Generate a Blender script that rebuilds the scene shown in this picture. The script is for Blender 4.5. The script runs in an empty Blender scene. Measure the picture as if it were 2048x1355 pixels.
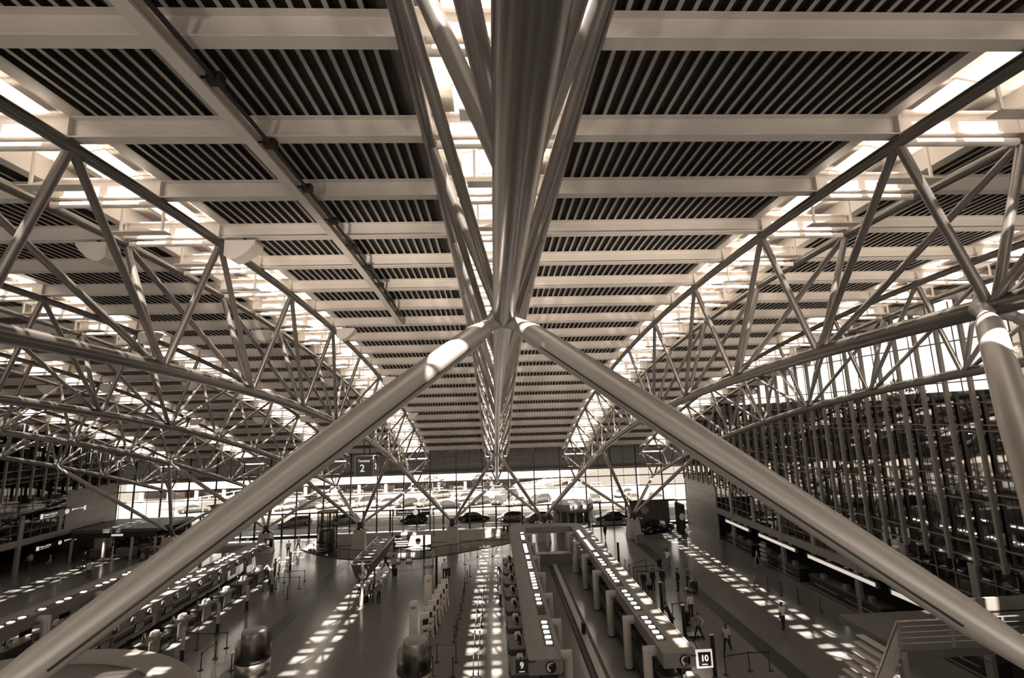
import bpy, bmesh, math, random
from mathutils import Vector, Matrix
random.seed(7)
C = bpy.context.scene.collection
SC = bpy.context.scene
H = 14.5                                   # eye height above the hall floor
# ---------------------------------------------------------------- camera
FPX, YAW, PIT, ROL, XC = 960.43, 0.0425021, 0.1667673, 0.0288, -0.2599
def cam_axes():
    cy, sy, cp, sp, cr, sr = math.cos(YAW), math.sin(YAW), math.cos(PIT), math.sin(PIT), math.cos(ROL), math.sin(ROL)
    r = Vector((cy, -sy, 0)); f = Vector((sy*cp, cy*cp, sp)); u = Vector((-sy*sp, -cy*sp, cp))
    return cr*r - sr*u, sr*r + cr*u, f
cd = bpy.data.cameras.new('camera'); cam = bpy.data.objects.new('camera', cd); C.objects.link(cam)
R_, U_, F_ = cam_axes()
cam.matrix_world = Matrix(((R_.x, U_.x, -F_.x, XC), (R_.y, U_.y, -F_.y, 0), (R_.z, U_.z, -F_.z, H), (0, 0, 0, 1)))
cd.sensor_width = 36; cd.lens = FPX*36/2048; cd.clip_end = 600; cd.clip_start = .05
SC.camera = cam
def G(px, py, z=0.0):                      # the point of the place at height z seen at a pixel of the photograph
    d = R_*((px-1024)/FPX) + U_*((677.5-py)/FPX) + F_
    t = (z-H)/d.z
    return Vector((XC+d.x*t, d.y*t, z))
# ---------------------------------------------------------------- world, sun, exposure
W = bpy.data.worlds.new('sky'); SC.world = W; W.use_nodes = True
nt = W.node_tree; nt.nodes.clear()
wo = nt.nodes.new('ShaderNodeOutputWorld'); bg = nt.nodes.new('ShaderNodeBackground')
tc = nt.nodes.new('ShaderNodeTexCoord'); sx = nt.nodes.new('ShaderNodeSeparateXYZ'); rp = nt.nodes.new('ShaderNodeValToRGB')
nt.links.new(tc.outputs['Generated'], sx.inputs[0]); nt.links.new(sx.outputs['Z'], rp.inputs[0])
rp.color_ramp.elements[0].color = (1, .955, .9, 1); rp.color_ramp.elements[1].color = (.95, .89, .81, 1)
nt.links.new(rp.outputs[0], bg.inputs[0]); bg.inputs[1].default_value = 2.4
nt.links.new(bg.outputs[0], wo.inputs[0])
SUN_DIR = Vector((-.05, .42, -.9)).normalized()
sl = bpy.data.lights.new('sun', 'SUN'); sl.energy = 27; sl.angle = .013; sl.color = (1, .95, .88)
sun = bpy.data.objects.new('sun', sl); C.objects.link(sun); sun.location = (0, -20, 80)
sun.rotation_euler = SUN_DIR.to_track_quat('-Z', 'Y').to_euler()
vs = SC.view_settings; vs.view_transform = 'Standard'; vs.look = 'None'; vs.gamma = 1; vs.use_curve_mapping = False
vs.exposure = 0.5
SC.cycles.max_bounces = 8; SC.cycles.diffuse_bounces = 4; SC.cycles.glossy_bounces = 3; SC.cycles.transmission_bounces = 2
SC.cycles.transparent_max_bounces = 12; SC.cycles.sample_clamp_indirect = 6; SC.cycles.caustics_reflective = False
# ---------------------------------------------------------------- materials
MT = {}
def mat(name, col, rough=.5, metal=0.0, noise=0.0, nscale=3.0, emit=0.0, spec=.5, bump=0.0):
    m = bpy.data.materials.new(name); m.use_nodes = True; t = m.node_tree; b = t.nodes['Principled BSDF']
    c = (*col, 1)
    b.inputs['Base Color'].default_value = c; b.inputs['Roughness'].default_value = rough; b.inputs['Metallic'].default_value = metal
    b.inputs['Specular IOR Level'].default_value = spec
    if noise or bump:
        tx = t.nodes.new('ShaderNodeTexCoord'); nz = t.nodes.new('ShaderNodeTexNoise'); nz.inputs['Scale'].default_value = nscale; nz.inputs['Detail'].default_value = 4
        t.links.new(tx.outputs['Object'], nz.inputs['Vector'])
        if noise:
            r = t.nodes.new('ShaderNodeValToRGB'); r.color_ramp.elements[0].position = .3; r.color_ramp.elements[1].position = .7
            r.color_ramp.elements[0].color = tuple(x*(1-noise) for x in col)+(1,); r.color_ramp.elements[1].color = tuple(min(1, x*(1+noise)) for x in col)+(1,)
            t.links.new(nz.outputs['Fac'], r.inputs[0]); t.links.new(r.outputs[0], b.inputs['Base Color'])
        if bump:
            bp = t.nodes.new('ShaderNodeBump'); bp.inputs['Strength'].default_value = bump; bp.inputs['Distance'].default_value = .02
            t.links.new(nz.outputs['Fac'], bp.inputs['Height']); t.links.new(bp.outputs[0], b.inputs['Normal'])
    if emit:
        b.inputs['Emission Color'].default_value = c; b.inputs['Emission Strength'].default_value = emit
    MT[name] = m; return m
def glass(name, tint, refl=.12, rough=.02, blend=0.0):
    m = bpy.data.materials.new(name); m.use_nodes = True; t = m.node_tree; t.nodes.clear()
    o = t.nodes.new('ShaderNodeOutputMaterial'); mx = t.nodes.new('ShaderNodeMixShader'); tr = t.nodes.new('ShaderNodeBsdfTransparent'); gl = t.nodes.new('ShaderNodeBsdfGlossy')
    tr.inputs[0].default_value = (*tint, 1); gl.inputs['Color'].default_value = (1, .97, .94, 1); gl.inputs['Roughness'].default_value = rough
    fr = t.nodes.new('ShaderNodeFresnel'); fr.inputs['IOR'].default_value = 1.45
    mu = t.nodes.new('ShaderNodeMath'); mu.operation = 'MULTIPLY'; mu.inputs[1].default_value = refl/.04
    cl = t.nodes.new('ShaderNodeMath'); cl.operation = 'MINIMUM'; cl.inputs[1].default_value = .22
    t.links.new(fr.outputs[0], mu.inputs[0]); t.links.new(mu.outputs[0], cl.inputs[0]); t.links.new(cl.outputs[0], mx.inputs[0])
    t.links.new(tr.outputs[0], mx.inputs[1]); t.links.new(gl.outputs[0], mx.inputs[2]); t.links.new(mx.outputs[0], o.inputs[0])
    MT[name] = m; return m
w = lambda g: (g, g*.915, g*.84)            # the warm neutral greys of the toned photograph
mat('tube_steel', w(.19), .3, .45, .12, .6)
mat('chord_steel', w(.16), .25, .6, .12, .5)
mat('strut_steel', w(.38), .34, .3, .14, .35)
mat('purlin_steel', w(.72), .5, .1, .08, .7)
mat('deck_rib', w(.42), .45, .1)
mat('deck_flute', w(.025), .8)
mat('white_paint', w(.78), .4, 0, .04, 2)
mat('trim_steel', w(.55), .4, .1)
mat('dark_metal', w(.03), .45, .3)
mat('black', w(.012), .6)
mat('black_gloss', w(.015), .15)
mat('void_panel', w(.6), .5, 0, .05, .5); mat('concrete', w(.52), .8, 0, .10, 1.2, bump=.15)
mat('panel_grey', w(.22), .45, 0, .08, .8)
mat('panel_dark', w(.09), .5, 0, .1, 1)
mat('canopy_grey', w(.22), .55, 0, .06, 1.5)
mat('duct_grey', w(.45), .35, .1, .05, 1)
mat('chrome', w(.75), .16, 1)
mat('brushed', w(.38), .36, .9, .12, 6)
mat('belt_rubber', w(.02), .5)
mat('plank', w(.42), .4, .1, .1, 3)
mat('screen', w(.02), .12)
mat('lamp', (1, .93, .82), .4, emit=14)
mat('lamp_soft', (1, .93, .82), .4, emit=3)
mat('sign_white', w(.85), .4, emit=.45)
mat('sign_black', w(.012), .25)
mat('paper', w(.8), .7)
mat('skin', (.42, .30, .22), .55); mat('skin_dark', (.10, .07, .05), .55)
mat('hair', w(.015), .6); mat('hair_light', w(.3), .6)
mat('cloth_black', w(.015), .8); mat('cloth_dark', w(.05), .8); mat('cloth_mid', w(.2), .8); mat('cloth_light', w(.5), .8); mat('cloth_white', w(.8), .8)
mat('tyre', w(.015), .7); mat('car_white', w(.34), .2); mat('car_silver', w(.2), .2, .3); mat('car_grey', w(.08), .15, .2); mat('car_dark', w(.04), .1); mat('car_black', w(.012), .06)
mat('car_glass', w(.03), .05)
mat('asphalt', w(.055), .85, 0, .15, 2); mat('pavement', w(.16), .8, 0, .1, 1.5); mat('grass', w(.25), .9, 0, .3, 2)
mat('leaf', w(.10), .8, 0, .4, 6)
mat('poster_white', w(.8), .3, emit=.9); mat('poster_dark', w(.06), .3)
glass('clear_glass', (.74, .71, .67), .05); glass('sky_glass', (.9, .88, .85), .04); glass('hall_glass', (.6, .57, .53), .05, .03); glass('rail_glass', (.85, .83, .8), .08)
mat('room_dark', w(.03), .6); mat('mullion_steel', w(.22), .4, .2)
m = mat('opal', w(.8), .5); t_ = m.node_tree; b_ = t_.nodes['Principled BSDF']; tl = t_.nodes.new('ShaderNodeBsdfTranslucent'); tl.inputs[0].default_value = (.5, .47, .43, 1); mx_ = t_.nodes.new('ShaderNodeMixShader'); mx_.inputs[0].default_value = .75
t_.links.new(b_.outputs[0], mx_.inputs[1]); t_.links.new(tl.outputs[0], mx_.inputs[2]); t_.links.new(mx_.outputs[0], t_.nodes['Material Output'].inputs[0])
# floor: polished grey with faint joints
fm = mat('floor_polished', (.17, .16, .15), .17, 0, .06, .25, spec=.6)
fm2 = mat('floor_strip', (.05, .048, .046), .25, 0, .08, .4, spec=.6)
# ---------------------------------------------------------------- builders
class MB:
    def __init__(s): s.v = []; s.f = []; s.m = []; s.sm = []
    def add(s, vs_, fs, mi=0, smooth=False, M=None):
        b = len(s.v)
        s.v += [tuple(M @ Vector(p)) if M else tuple(p) for p in vs_]
        for f in fs: s.f.append([b+i for i in f]); s.m.append(mi); s.sm.append(smooth)
        return s
    def box(s, x0, x1, y0, y1, z0, z1, mi=0, M=None):
        vs_ = [(x, y, z) for z in (z0, z1) for y in (y0, y1) for x in (x0, x1)]
        return s.add(vs_, [(0, 2, 3, 1), (4, 5, 7, 6), (0, 1, 5, 4), (2, 6, 7, 3), (0, 4, 6, 2), (1, 3, 7, 5)], mi, False, M)
    def prism(s, poly, axis, a0, a1, mi=0, M=None, smooth=False):
        n = len(poly)
        def P(u, v, a): return (a, u, v) if axis == 'x' else (u, a, v) if axis == 'y' else (u, v, a)
        vs_ = [P(u, v, a0) for u, v in poly]+[P(u, v, a1) for u, v in poly]
        area = sum(poly[i][0]*poly[(i+1) % n][1]-poly[(i+1) % n][0]*poly[i][1] for i in range(n))
        flip = (area > 0) == (axis == 'y')
        fs = [[i, (i+1) % n, n+(i+1) % n, n+i] for i in range(n)]+[list(range(n-1, -1, -1)), list(range(n, 2*n))]
        if (a1 < a0) != flip: fs = [f[::-1] for f in fs]
        return s.add(vs_, fs, mi, smooth, M)
    def tube(s, pts, rad, n=12, mi=0, caps=True, smooth=True, M=None):
        pts = [Vector(p) for p in pts]; rad = rad if isinstance(rad, (list, tuple)) else [rad]*len(pts)
        vs_ = []; fs = []; up = None
        for i, p in enumerate(pts):
            d = (pts[min(i+1, len(pts)-1)]-pts[max(i-1, 0)]).normalized()
            if up is None:
                up = Vector((0, 0, 1)) if abs(d.z) < .9 else Vector((0, 1, 0))
            a = d.cross(up).normalized(); b_ = a.cross(d).normalized(); up = b_
            for k in range(n):
                t = 2*math.pi*k/n; vs_.append(p+(a*math.cos(t)+b_*math.sin(t))*rad[i])
        for i in range(len(pts)-1):
            for k in range(n): fs.append((i*n+k, i*n+(k+1) % n, (i+1)*n+(k+1) % n, (i+1)*n+k))
        s.add(vs_, fs, mi, smooth, M)
        if caps:
            L = (len(pts)-1)*n; b0 = len(vs_)
            s.f.append([len(s.v)-b0+k for k in range(n-1, -1, -1)]); s.m.append(mi); s.sm.append(False)
            s.f.append([len(s.v)-b0+L+k for k in range(n)]); s.m.append(mi); s.sm.append(False)
        return s
    def lathe(s, prof, c=(0, 0, 0), n=20, mi=0, smooth=True, M=None):
        vs_ = []; fs = []
        for r, z in prof:
            for k in range(n):
                t = 2*math.pi*k/n; vs_.append((c[0]+r*math.cos(t), c[1]+r*math.sin(t), c[2]+z))
        for i in range(len(prof)-1):
            for k in range(n): fs.append((i*n+k, i*n+(k+1) % n, (i+1)*n+(k+1) % n, (i+1)*n+k))
        fs.append(list(range(n-1, -1, -1))); fs.append([(len(prof)-1)*n+k for k in range(n)])
        return s.add(vs_, fs, mi, smooth, M)
    def ball(s, c, r, mi=0, n=10, m=7, sc=(1, 1, 1), M=None):
        vs_ = [(c[0], c[1], c[2]-r*sc[2])]; fs = []
        for i in range(1, m):
            a = -math.pi/2+math.pi*i/m
            for k in range(n):
                t = 2*math.pi*k/n; vs_.append((c[0]+r*sc[0]*math.cos(a)*math.cos(t), c[1]+r*sc[1]*math.cos(a)*math.sin(t), c[2]+r*sc[2]*math.sin(a)))
        vs_.append((c[0], c[1], c[2]+r*sc[2])); T = len(vs_)-1
        for k in range(n):
            fs.append((0, 1+(k+1) % n, 1+k)); fs.append((T, 1+(m-2)*n+k, 1+(m-2)*n+(k+1) % n))
            for i in range(m-2): fs.append((1+i*n+k, 1+i*n+(k+1) % n, 1+(i+1)*n+(k+1) % n, 1+(i+1)*n+k))
        return s.add(vs_, fs, mi, True, M)
    def mesh(s, name, mats):
        me = bpy.data.meshes.new(name); me.from_pydata([tuple(v) for v in s.v], [], s.f)
        for m in ([mats] if isinstance(mats, str) else mats): me.materials.append(MT[m])
        me.polygons.foreach_set('material_index', s.m); me.polygons.foreach_set('use_smooth', s.sm); me.update()
        return me
    def obj(s, name, mats, parent=None, loc=None):
        o = bpy.data.objects.new(name, s.mesh(name, mats)); C.objects.link(o)
        if parent: o.parent = parent
        if loc is not None: o.location = loc
        return o
def link(name, me, parent=None, loc=(0, 0, 0), rz=0):
    o = bpy.data.objects.new(name, me); C.objects.link(o); o.parent = parent; o.location = loc; o.rotation_euler = (0, 0, rz); return o
def tag(o, label=None, cat=None, group=None, kind=None):
    if label: o['label'] = label
    if cat: o['category'] = cat
    if group: o['group'] = group
    if kind: o['kind'] = kind
    return o
def thing(name, label, cat, loc=(0, 0, 0), rz=0, group=None):
    o = bpy.data.objects.new(name, None); C.objects.link(o); o.location = loc; o.rotation_euler = (0, 0, rz); o.empty_display_size = .3
    return tag(o, label, cat, group)
def dup(o, parent=None):
    c = o.copy(); C.objects.link(c)
    if parent: c.parent = parent
    for ch in list(o.children): dup(ch, c)
    return c
def struct(o, label=None): return tag(o, label, None, None, 'structure')
def text_mesh(s, size, depth=.01, align='CENTER', bold=0.0):
    cu = bpy.data.curves.new('lettering', 'FONT'); cu.body = s; cu.size = size; cu.extrude = depth/2; cu.align_x = align; cu.align_y = 'CENTER'; cu.offset = bold
    o = bpy.data.objects.new('tmp', cu); C.objects.link(o)
    dg = bpy.context.evaluated_depsgraph_get(); me = bpy.data.meshes.new_from_object(o.evaluated_get(dg)); bpy.data.objects.remove(o); bpy.data.curves.remove(cu)
    me.name = 'lettering'; return me
def text(s, size, m, parent, loc, rot=(math.pi/2, 0, 0), depth=.012, align='CENTER', bold=0.0):
    me = text_mesh(s, size, depth, align, bold); me.materials.clear(); me.materials.append(MT[m])
    o = bpy.data.objects.new('lettering', me); C.objects.link(o); o.parent = parent; o.location = loc; o.rotation_euler = rot; return o
ORD = ['nearest', 'second', 'third', 'fourth', 'fifth', 'sixth', 'seventh', 'eighth', 'ninth', 'tenth', 'eleventh', 'twelfth', 'thirteenth', 'fourteenth', 'fifteenth', 'sixteenth', 'seventeenth', 'eighteenth', 'nineteenth', 'twentieth', 'twenty-first', 'twenty-second', 'twenty-third', 'twenty-fourth', 'twenty-fifth', 'twenty-sixth', 'twenty-seventh', 'twenty-eighth', 'twenty-ninth', 'thirtieth', 'thirty-first']
# ================================================================ the roof
S = 11.0
TR = {-4: 'fourth truss to the left of the middle one', -3: 'third truss to the left of the middle one', -2: 'second truss to the left of the middle one', -1: 'first truss to the left of the middle one',
      0: 'middle truss overhead', 1: 'first truss to the right of the middle one', 2: 'truss beside the right glass wall'}
def ztop(y): return 20.75-.0036*(y-13)**2
BP = [(-14, 16.2), (0, 16.75), (10, 16.72), (16.1, 16.53), (21.7, 16.04), (27.3, 15.48), (33.1, 14.69), (39.2, 13.8), (45.2, 12.68), (51.2, 11.2), (57, 9.6), (63, 7.9), (70, 6.0)]
def _cub():
    import numpy as np
    return np.polyfit([p[0] for p in BP], [p[1] for p in BP], 4)
_c = _cub()
def zbot(y): return float(((((_c[0]*y+_c[1])*y+_c[2])*y+_c[3])*y+_c[4]))
YN = [10.1+5.87*k for k in range(-4, 11)]     # truss panel points
WT = 1.55
RC, RB, RW = .148, .225, .108
YEND = 69.5
def curve(fz, y0, y1, n): return [(y0+(y1-y0)*i/n, fz(y0+(y1-y0)*i/n)) for i in range(n+1)]
def truss_meshes():
    L = []
    bc = MB().tube([(0, y, z) for y, z in curve(zbot, -14, YEND+1.5, 44)], [RB]*42+[RB*.8, RB*.6, RB*.3], 20, 0)
    L.append(('bottom_chord', bc.mesh('bottom_chord', 'chord_steel')))
    for s in (-1, 1):
        L.append(('top_chord', MB().tube([(s*WT, y, ztop(y)) for y, z in curve(ztop, -14, YEND, 42)], RC, 16).mesh('top_chord', 'chord_steel')))
    for k, y in enumerate(YN):
        kk = k-4
        for s in (-1, 1):
            T = Vector((s*WT, y, ztop(y))); B = Vector((s*.07, y, zbot(y)))
            L.append(('web_brace', MB().tube([B, T], RW, 12, caps=False).mesh('web_brace', 'tube_steel')))
            j = k-1 if kk <= 4 else k+1
            for jj in ({j, k+1} if kk == 4 else {j}):
                if 0 <= jj < len(YN):
                    T2 = Vector((s*WT, YN[jj], ztop(YN[jj])))
                    L.append(('web_brace', MB().tube([B, T2], RW*.92, 12, caps=False).mesh('web_brace', 'tube_steel')))
        for yy in (y, y+2.935):
            if yy < YEND: L.append(('cross_tube', MB().tube([(-WT, yy, ztop(yy)), (WT, yy, ztop(yy))], .095, 12, caps=False).mesh('cross_tube', 'white_paint')))
    return L
TM = truss_meshes()
for k in TR:
    t = thing('roof_truss', 'triangular tubular steel roof truss, the '+TR[k], 'truss', (k*S, 0, 0), 0, 'roof trusses')
    for nm, me in TM: link(nm, me, t)
# purlins: I-beams across each bay
YP = [10.1+2.935*j for j in range(-8, 20)]
def ibeam(x0, x1, h=.50, f=.15):
    m = MB()
    m.box(x0, x1, -f, f, 0, .03); m.box(x0, x1, -f, f, h-.03, h); m.box(x0, x1, -.012, .012, .03, h-.03)
    for x in (x0, x1-.02): m.box(x, x+.02, -f*.95, f*.95, .03, h-.03)
    return m
BAYS = [(-5, 'bay beside the left wall')]+[(k, n) for k, n in ((-4, 'fourth bay left of the middle truss'), (-3, 'third bay left of the middle truss'), (-2, 'second bay left of the middle truss'), (-1, 'bay just left of the middle truss'), (0, 'bay just right of the middle truss'), (1, 'second bay right of the middle truss'))]+[(2, 'narrow bay beside the right glass wall')]
XL, XR = -49.8, 26.6
def bay_x(k):
    x0 = k*S+WT; x1 = (k+1)*S-WT
    return max(x0, XL), min(x1, XR)
for k, nm in BAYS:
    x0, x1 = bay_x(k); xm = (x0+x1)/2
    me = ibeam(x0-xm, x1-xm).mesh('roof_beam', 'purlin_steel')
    n = 0
    for y in YP:
        if y > 67: continue
        o = link('roof_beam', me, None, (xm, y, ztop(y)+RC-.01)); o.rotation_euler = (math.atan(-.0072*(y-13)), 0, 0)
        if y > 6:
            lab = 'pale steel roof beam, %s from the camera in the %s' % (ORD[n], nm); n += 1
        else: lab = 'pale steel roof beam above the camera in the '+nm
        tag(o, lab, 'beam', 'roof beams across the bays')
# corrugated decks
def zdeck(y): return ztop(y)+RC+.50
def deck(x0, x1):
    prof = []; p = .285; x = x0; hi = .13
    while x+p <= x1+1e-6:
        prof += [(x, 0), (x+.085, 0), (x+.105, hi), (x+p-.02, hi)]; x += p
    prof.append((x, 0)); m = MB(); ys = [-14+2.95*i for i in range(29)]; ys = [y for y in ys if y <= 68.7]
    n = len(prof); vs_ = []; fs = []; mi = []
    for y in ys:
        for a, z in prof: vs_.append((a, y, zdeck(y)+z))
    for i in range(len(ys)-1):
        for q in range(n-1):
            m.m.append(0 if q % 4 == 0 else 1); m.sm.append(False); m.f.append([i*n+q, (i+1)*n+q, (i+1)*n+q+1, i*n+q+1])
    m.v = vs_
    # weather skin above keeps the daylight out
    b = len(m.v)
    for y in ys:
        m.v += [(x0-.1, y, zdeck(y)+.3), (x1+.1, y, zdeck(y)+.3)]
    for i in range(len(ys)-1):
        m.f.append([b+2*i, b+2*i+1, b+2*i+3, b+2*i+2]); m.m.append(2); m.sm.append(False)
    return m
for k, nm in BAYS:
    x0, x1 = bay_x(k)
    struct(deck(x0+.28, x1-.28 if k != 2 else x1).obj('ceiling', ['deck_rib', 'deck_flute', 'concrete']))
    for s, x in ((0, x0), (1, x1)):
        if (k == -5 and s == 0) or (k == 2 and s == 1): continue
        m = MB(); a, b_ = (x-.02, x+.3) if s == 0 else (x-.3, x+.02)
        ys = [-14+2.95*i for i in range(29) if -14+2.95*i <= 68.7]
        for i in range(len(ys)-1):
            y0, y1 = ys[i], ys[i+1]; z0, z1 = zdeck(y0), zdeck(y1)
            xi = a if s == 0 else b_
            m.add([(a, y0, z0), (b_, y0, z0), (b_, y1, z1), (a, y1, z1)], [(0, 3, 2, 1)])
            m.add([(xi, y0, z0), (xi, y1, z1), (xi, y1, z1+.75), (xi, y0, z0+.75)], [(0, 1, 2, 3)])
            xo = b_ if s == 0 else a
            m.add([(xo, y0, z0), (xo, y1, z1), (xo, y1, z1+.3), (xo, y0, z0+.3)], [(0, 1, 2, 3)])
        struct(m.obj('trim_%d' % (2*(k+5)+s+1), 'trim_steel'))
# overhang of the roof beyond the glass front: ribbed soffit, its shade put into the dark colour
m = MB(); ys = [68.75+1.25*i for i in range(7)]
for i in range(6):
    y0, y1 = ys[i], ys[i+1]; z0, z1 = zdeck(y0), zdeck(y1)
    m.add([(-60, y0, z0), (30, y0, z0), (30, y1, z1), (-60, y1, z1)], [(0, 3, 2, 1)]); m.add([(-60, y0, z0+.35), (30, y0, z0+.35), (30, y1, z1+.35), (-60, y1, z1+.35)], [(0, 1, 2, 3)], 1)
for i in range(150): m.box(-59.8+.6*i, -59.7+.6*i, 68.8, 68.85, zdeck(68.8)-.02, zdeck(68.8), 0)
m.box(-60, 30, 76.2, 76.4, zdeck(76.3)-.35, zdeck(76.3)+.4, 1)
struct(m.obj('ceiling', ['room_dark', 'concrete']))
# skylights over every truss
def skylight_meshes():
    L = []; h = .8
    fr = MB()
    for s in (-1, 0, 1):
        for i in range(28):
            y0 = -12+2.9*i; y1 = y0+2.9
            if y1 > 67.5: break
            z0, z1 = zdeck(y0)+h+(.32 if s == 0 else 0), zdeck(y1)+h+(.32 if s == 0 else 0)
            x = s*(WT-.24); ww = .11 if s == 0 else .24
            vs_ = [(x-ww, y0, z0-.14), (x+ww, y0, z0-.14), (x+ww, y0, z0), (x-ww, y0, z0), (x-ww, y1, z1-.14), (x+ww, y1, z1-.14), (x+ww, y1, z1), (x-ww, y1, z1)]
            fr.add(vs_, [(0, 1, 2, 3), (4, 7, 6, 5), (0, 4, 5, 1), (3, 2, 6, 7), (0, 3, 7, 4), (1, 5, 6, 2)])
    L.append(('glazing_rail', fr.mesh('glazing_rail', 'opal')))
    gl = MB()
    for s in (-1, 1):
        for i in range(28):
            y0 = -12+2.9*i; y1 = y0+2.9
            if y1 > 68.5: break
            gl.add([(0, y0, zdeck(y0)+h+.30), (s*WT, y0, zdeck(y0)+h-.02), (s*WT, y1, zdeck(y1)+h-.02), (0, y1, zdeck(y1)+h+.30)], [(0, 1, 2, 3)])
    L.append(('pane', gl.mesh('pane', 'sky_glass')))
    return L
SKM = skylight_meshes()
bar = MB()
for s in (-1, 1):
    bar.add([(0, -.035, .32), (s*WT, -.035, 0), (s*WT, .035, 0), (0, .035, .32), (0, -.035, .22), (s*WT, -.035, -.1), (s*WT, .035, -.1), (0, .035, .22)], [(0, 1, 2, 3), (4, 7, 6, 5), (0, 4, 5, 1), (3, 2, 6, 7), (0, 3, 7, 4), (1, 5, 6, 2)])
barm = bar.mesh('glazing_bar', 'white_paint')
blm = MB()
for s in (-1, 1):
    blm.add([(0, -.52, .31), (s*WT, -.52, -.01), (s*WT, .52, -.01), (0, .52, .31), (0, -.52, .27), (s*WT, -.52, -.05), (s*WT, .52, -.05), (0, .52, .27)], [(0, 1, 2, 3), (4, 7, 6, 5), (0, 4, 5, 1), (3, 2, 6, 7)])
blm = blm.mesh('blind_panel', 'opal')
xbm = MB(); xbm.box(-WT, WT, -.1, .1, 0, .025); xbm.box(-WT, WT, -.1, .1, .55, .575); xbm.box(-WT, WT, -.01, .01, .025, .55); xbm = xbm.mesh('cross_beam', 'white_paint')
# maintenance hanger: two drop rods and a flat tray under the glass
hg = MB(); hg.box(-.8, .8, -.17, .17, -.62, -.59)
for a in (-.62, .62): hg.box(a-.03, a+.03, -.03, .03, -.6, .35)
hg.prism([(-.5, -.59), (.5, -.59), (.12, -.5), (-.12, -.5)], 'y', -.17, .17)
hgm = hg.mesh('hanger_tray', 'purlin_steel')
lp = MB(); lp.box(-.16, .16, -.1, .1, .05, .28); lp.box(-.05, .05, -.05, .05, -.7, .05); lp.box(-.2, .2, -.02, .02, -.02, .02); lpm = lp.mesh('floodlight_arm', 'white_paint')
for i, k in enumerate(TR):
    wn = bpy.data.objects.new('window_%d' % (i+1), None); C.objects.link(wn); wn.location = (k*S, 0, 0); struct(wn, 'glazed skylight strip over the '+TR[k])
    for nm, me in SKM: link(nm, me, wn)
    y = -12.0
    while y < 68.5:
        o = link('glazing_bar', barm, wn, (0, y, zdeck(y)+.8)); y += 1.4675
    for y in YP:
        if y > 67: continue
        link('cross_beam', xbm, wn, (0, y, ztop(y)+RC+.03)); link('blind_panel', blm, wn, (0, y+.62, zdeck(y+.62)+.8)).rotation_euler = (math.atan(-.0072*(y-13)), 0, 0)
        if y > 4 and k in (-2, -1, 0, 1, 2) and y < 40: link('hanger_tray', hgm, wn, (0, y+1.45, ztop(y+1.45)+RC+.22))
# gallery crane track under the purlins left of the middle truss
def track():
    t = thing('crane_track', 'long dark steel track rail hung under the roof beams left of the middle truss', 'rail', (-5.42, 0, 0))
    m = MB(); ys = [-6+1.5*i for i in range(23)]
    sec = [(-.13, 0), (.13, 0), (.13, .03), (.02, .03), (.02, .2), (.13, .2), (.13, .23), (-.13, .23), (-.13, .2), (-.02, .2), (-.02, .03), (-.13, .03)]
    for i in range(len(ys)-1):
        y0, y1 = ys[i], ys[i+1]
        if y1 > 27.2: break
        n = len(sec)
        m.add([(a, y0, ztop(y0)-.1+z) for a, z in sec]+[(a, y1, ztop(y1)-.1+z) for a, z in sec], [(j, (j+1) % n, n+(j+1) % n, n+j) for j in range(n)])
    m.obj('rail_beam', 'purlin_steel', t)
    c = MB(); pts = [(.3, y, ztop(y)+.02) for y in ys if y < 26.5]; c.tube(pts, .045, 8)
    c.obj('cable', 'black', t)
    for q in range(12):
        y = 1.5+2.15*q; z = ztop(y)
        MB().box(.16, .42, y-.09, y+.09, z-.04, z+.14).box(.0, .18, y-.03, y+.03, z+.08, z+.13).obj('cable_clip', 'black', t)
track()
# curved white loudspeakers clamped beside the chords
TSH2 = {-3: 'third left truss', -2: 'second left truss', -1: 'first left truss'}
def speaker(x, y, s, lab):
    t = thing('loudspeaker', lab, 'speaker', (x, y, ztop(y)-.34), 0, 'loudspeakers under the roof beams')
    prof = [(-.5, .3), (-.5, -.22), (-.3, -.36), (-.12, -.33), (.1, -.22), (.32, -.02), (.5, .2), (.5, .3)]
    MB().prism([(s*a, z) for a, z in prof], 'y', -.3, .3).obj('horn', 'purlin_steel', t)
    MB().box(-.04, .04, -.04, .04, .3, .47).obj('bracket', 'dark_metal', t)
for k in (-3, -2, -1):
    for j, y in enumerate((15.9, 27.6, 39.3, 51)):
        for s in (1, -1):
            speaker(k*S+s*(WT+.85), y, s, 'pale curved loudspeaker %s of the %s, %s from the camera' % ('right' if s > 0 else 'left', TSH2[k], ORD[j]))
# piers and V struts
def pier(x, y, ztop_, zfoot, lab):
    t = thing('concrete_pier', lab, 'pier', (x, y, zfoot), 0, 'tapered concrete piers')
    h = ztop_-zfoot-.7
    m = MB(); a, b_ = .85, .62
    vs_ = [(-a, -a*.8, 0), (a, -a*.8, 0), (a, a*.8, 0), (-a, a*.8, 0), (-b_, -b_*.8, h), (b_, -b_*.8, h), (b_, b_*.8, h), (-b_, b_*.8, h)]
    m.add(vs_, [(0, 3, 2, 1), (4, 5, 6, 7), (0, 1, 5, 4), (1, 2, 6, 5), (2, 3, 7, 6), (3, 0, 4, 7)]); m.obj('shaft', 'concrete', t)
    MB().lathe([(.42, h), (.42, h+.25), (.3, h+.35), (.34, h+.6), (.2, h+.85)], n=16).obj('joint_head', 'dark_metal', t)
    for q, (a, b_) in enumerate(((-.95, -.5), (-.35, -.85), (.35, -.85), (.95, -.5))):
        f = MB().ball((a, b_, h+.1), .14, 0, 10, 8); f.tube([(a, b_, h+.15), (a*.4, b_*.4, h+.3)], .03, 6); f.obj('spotlight', 'chrome', t)
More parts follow.
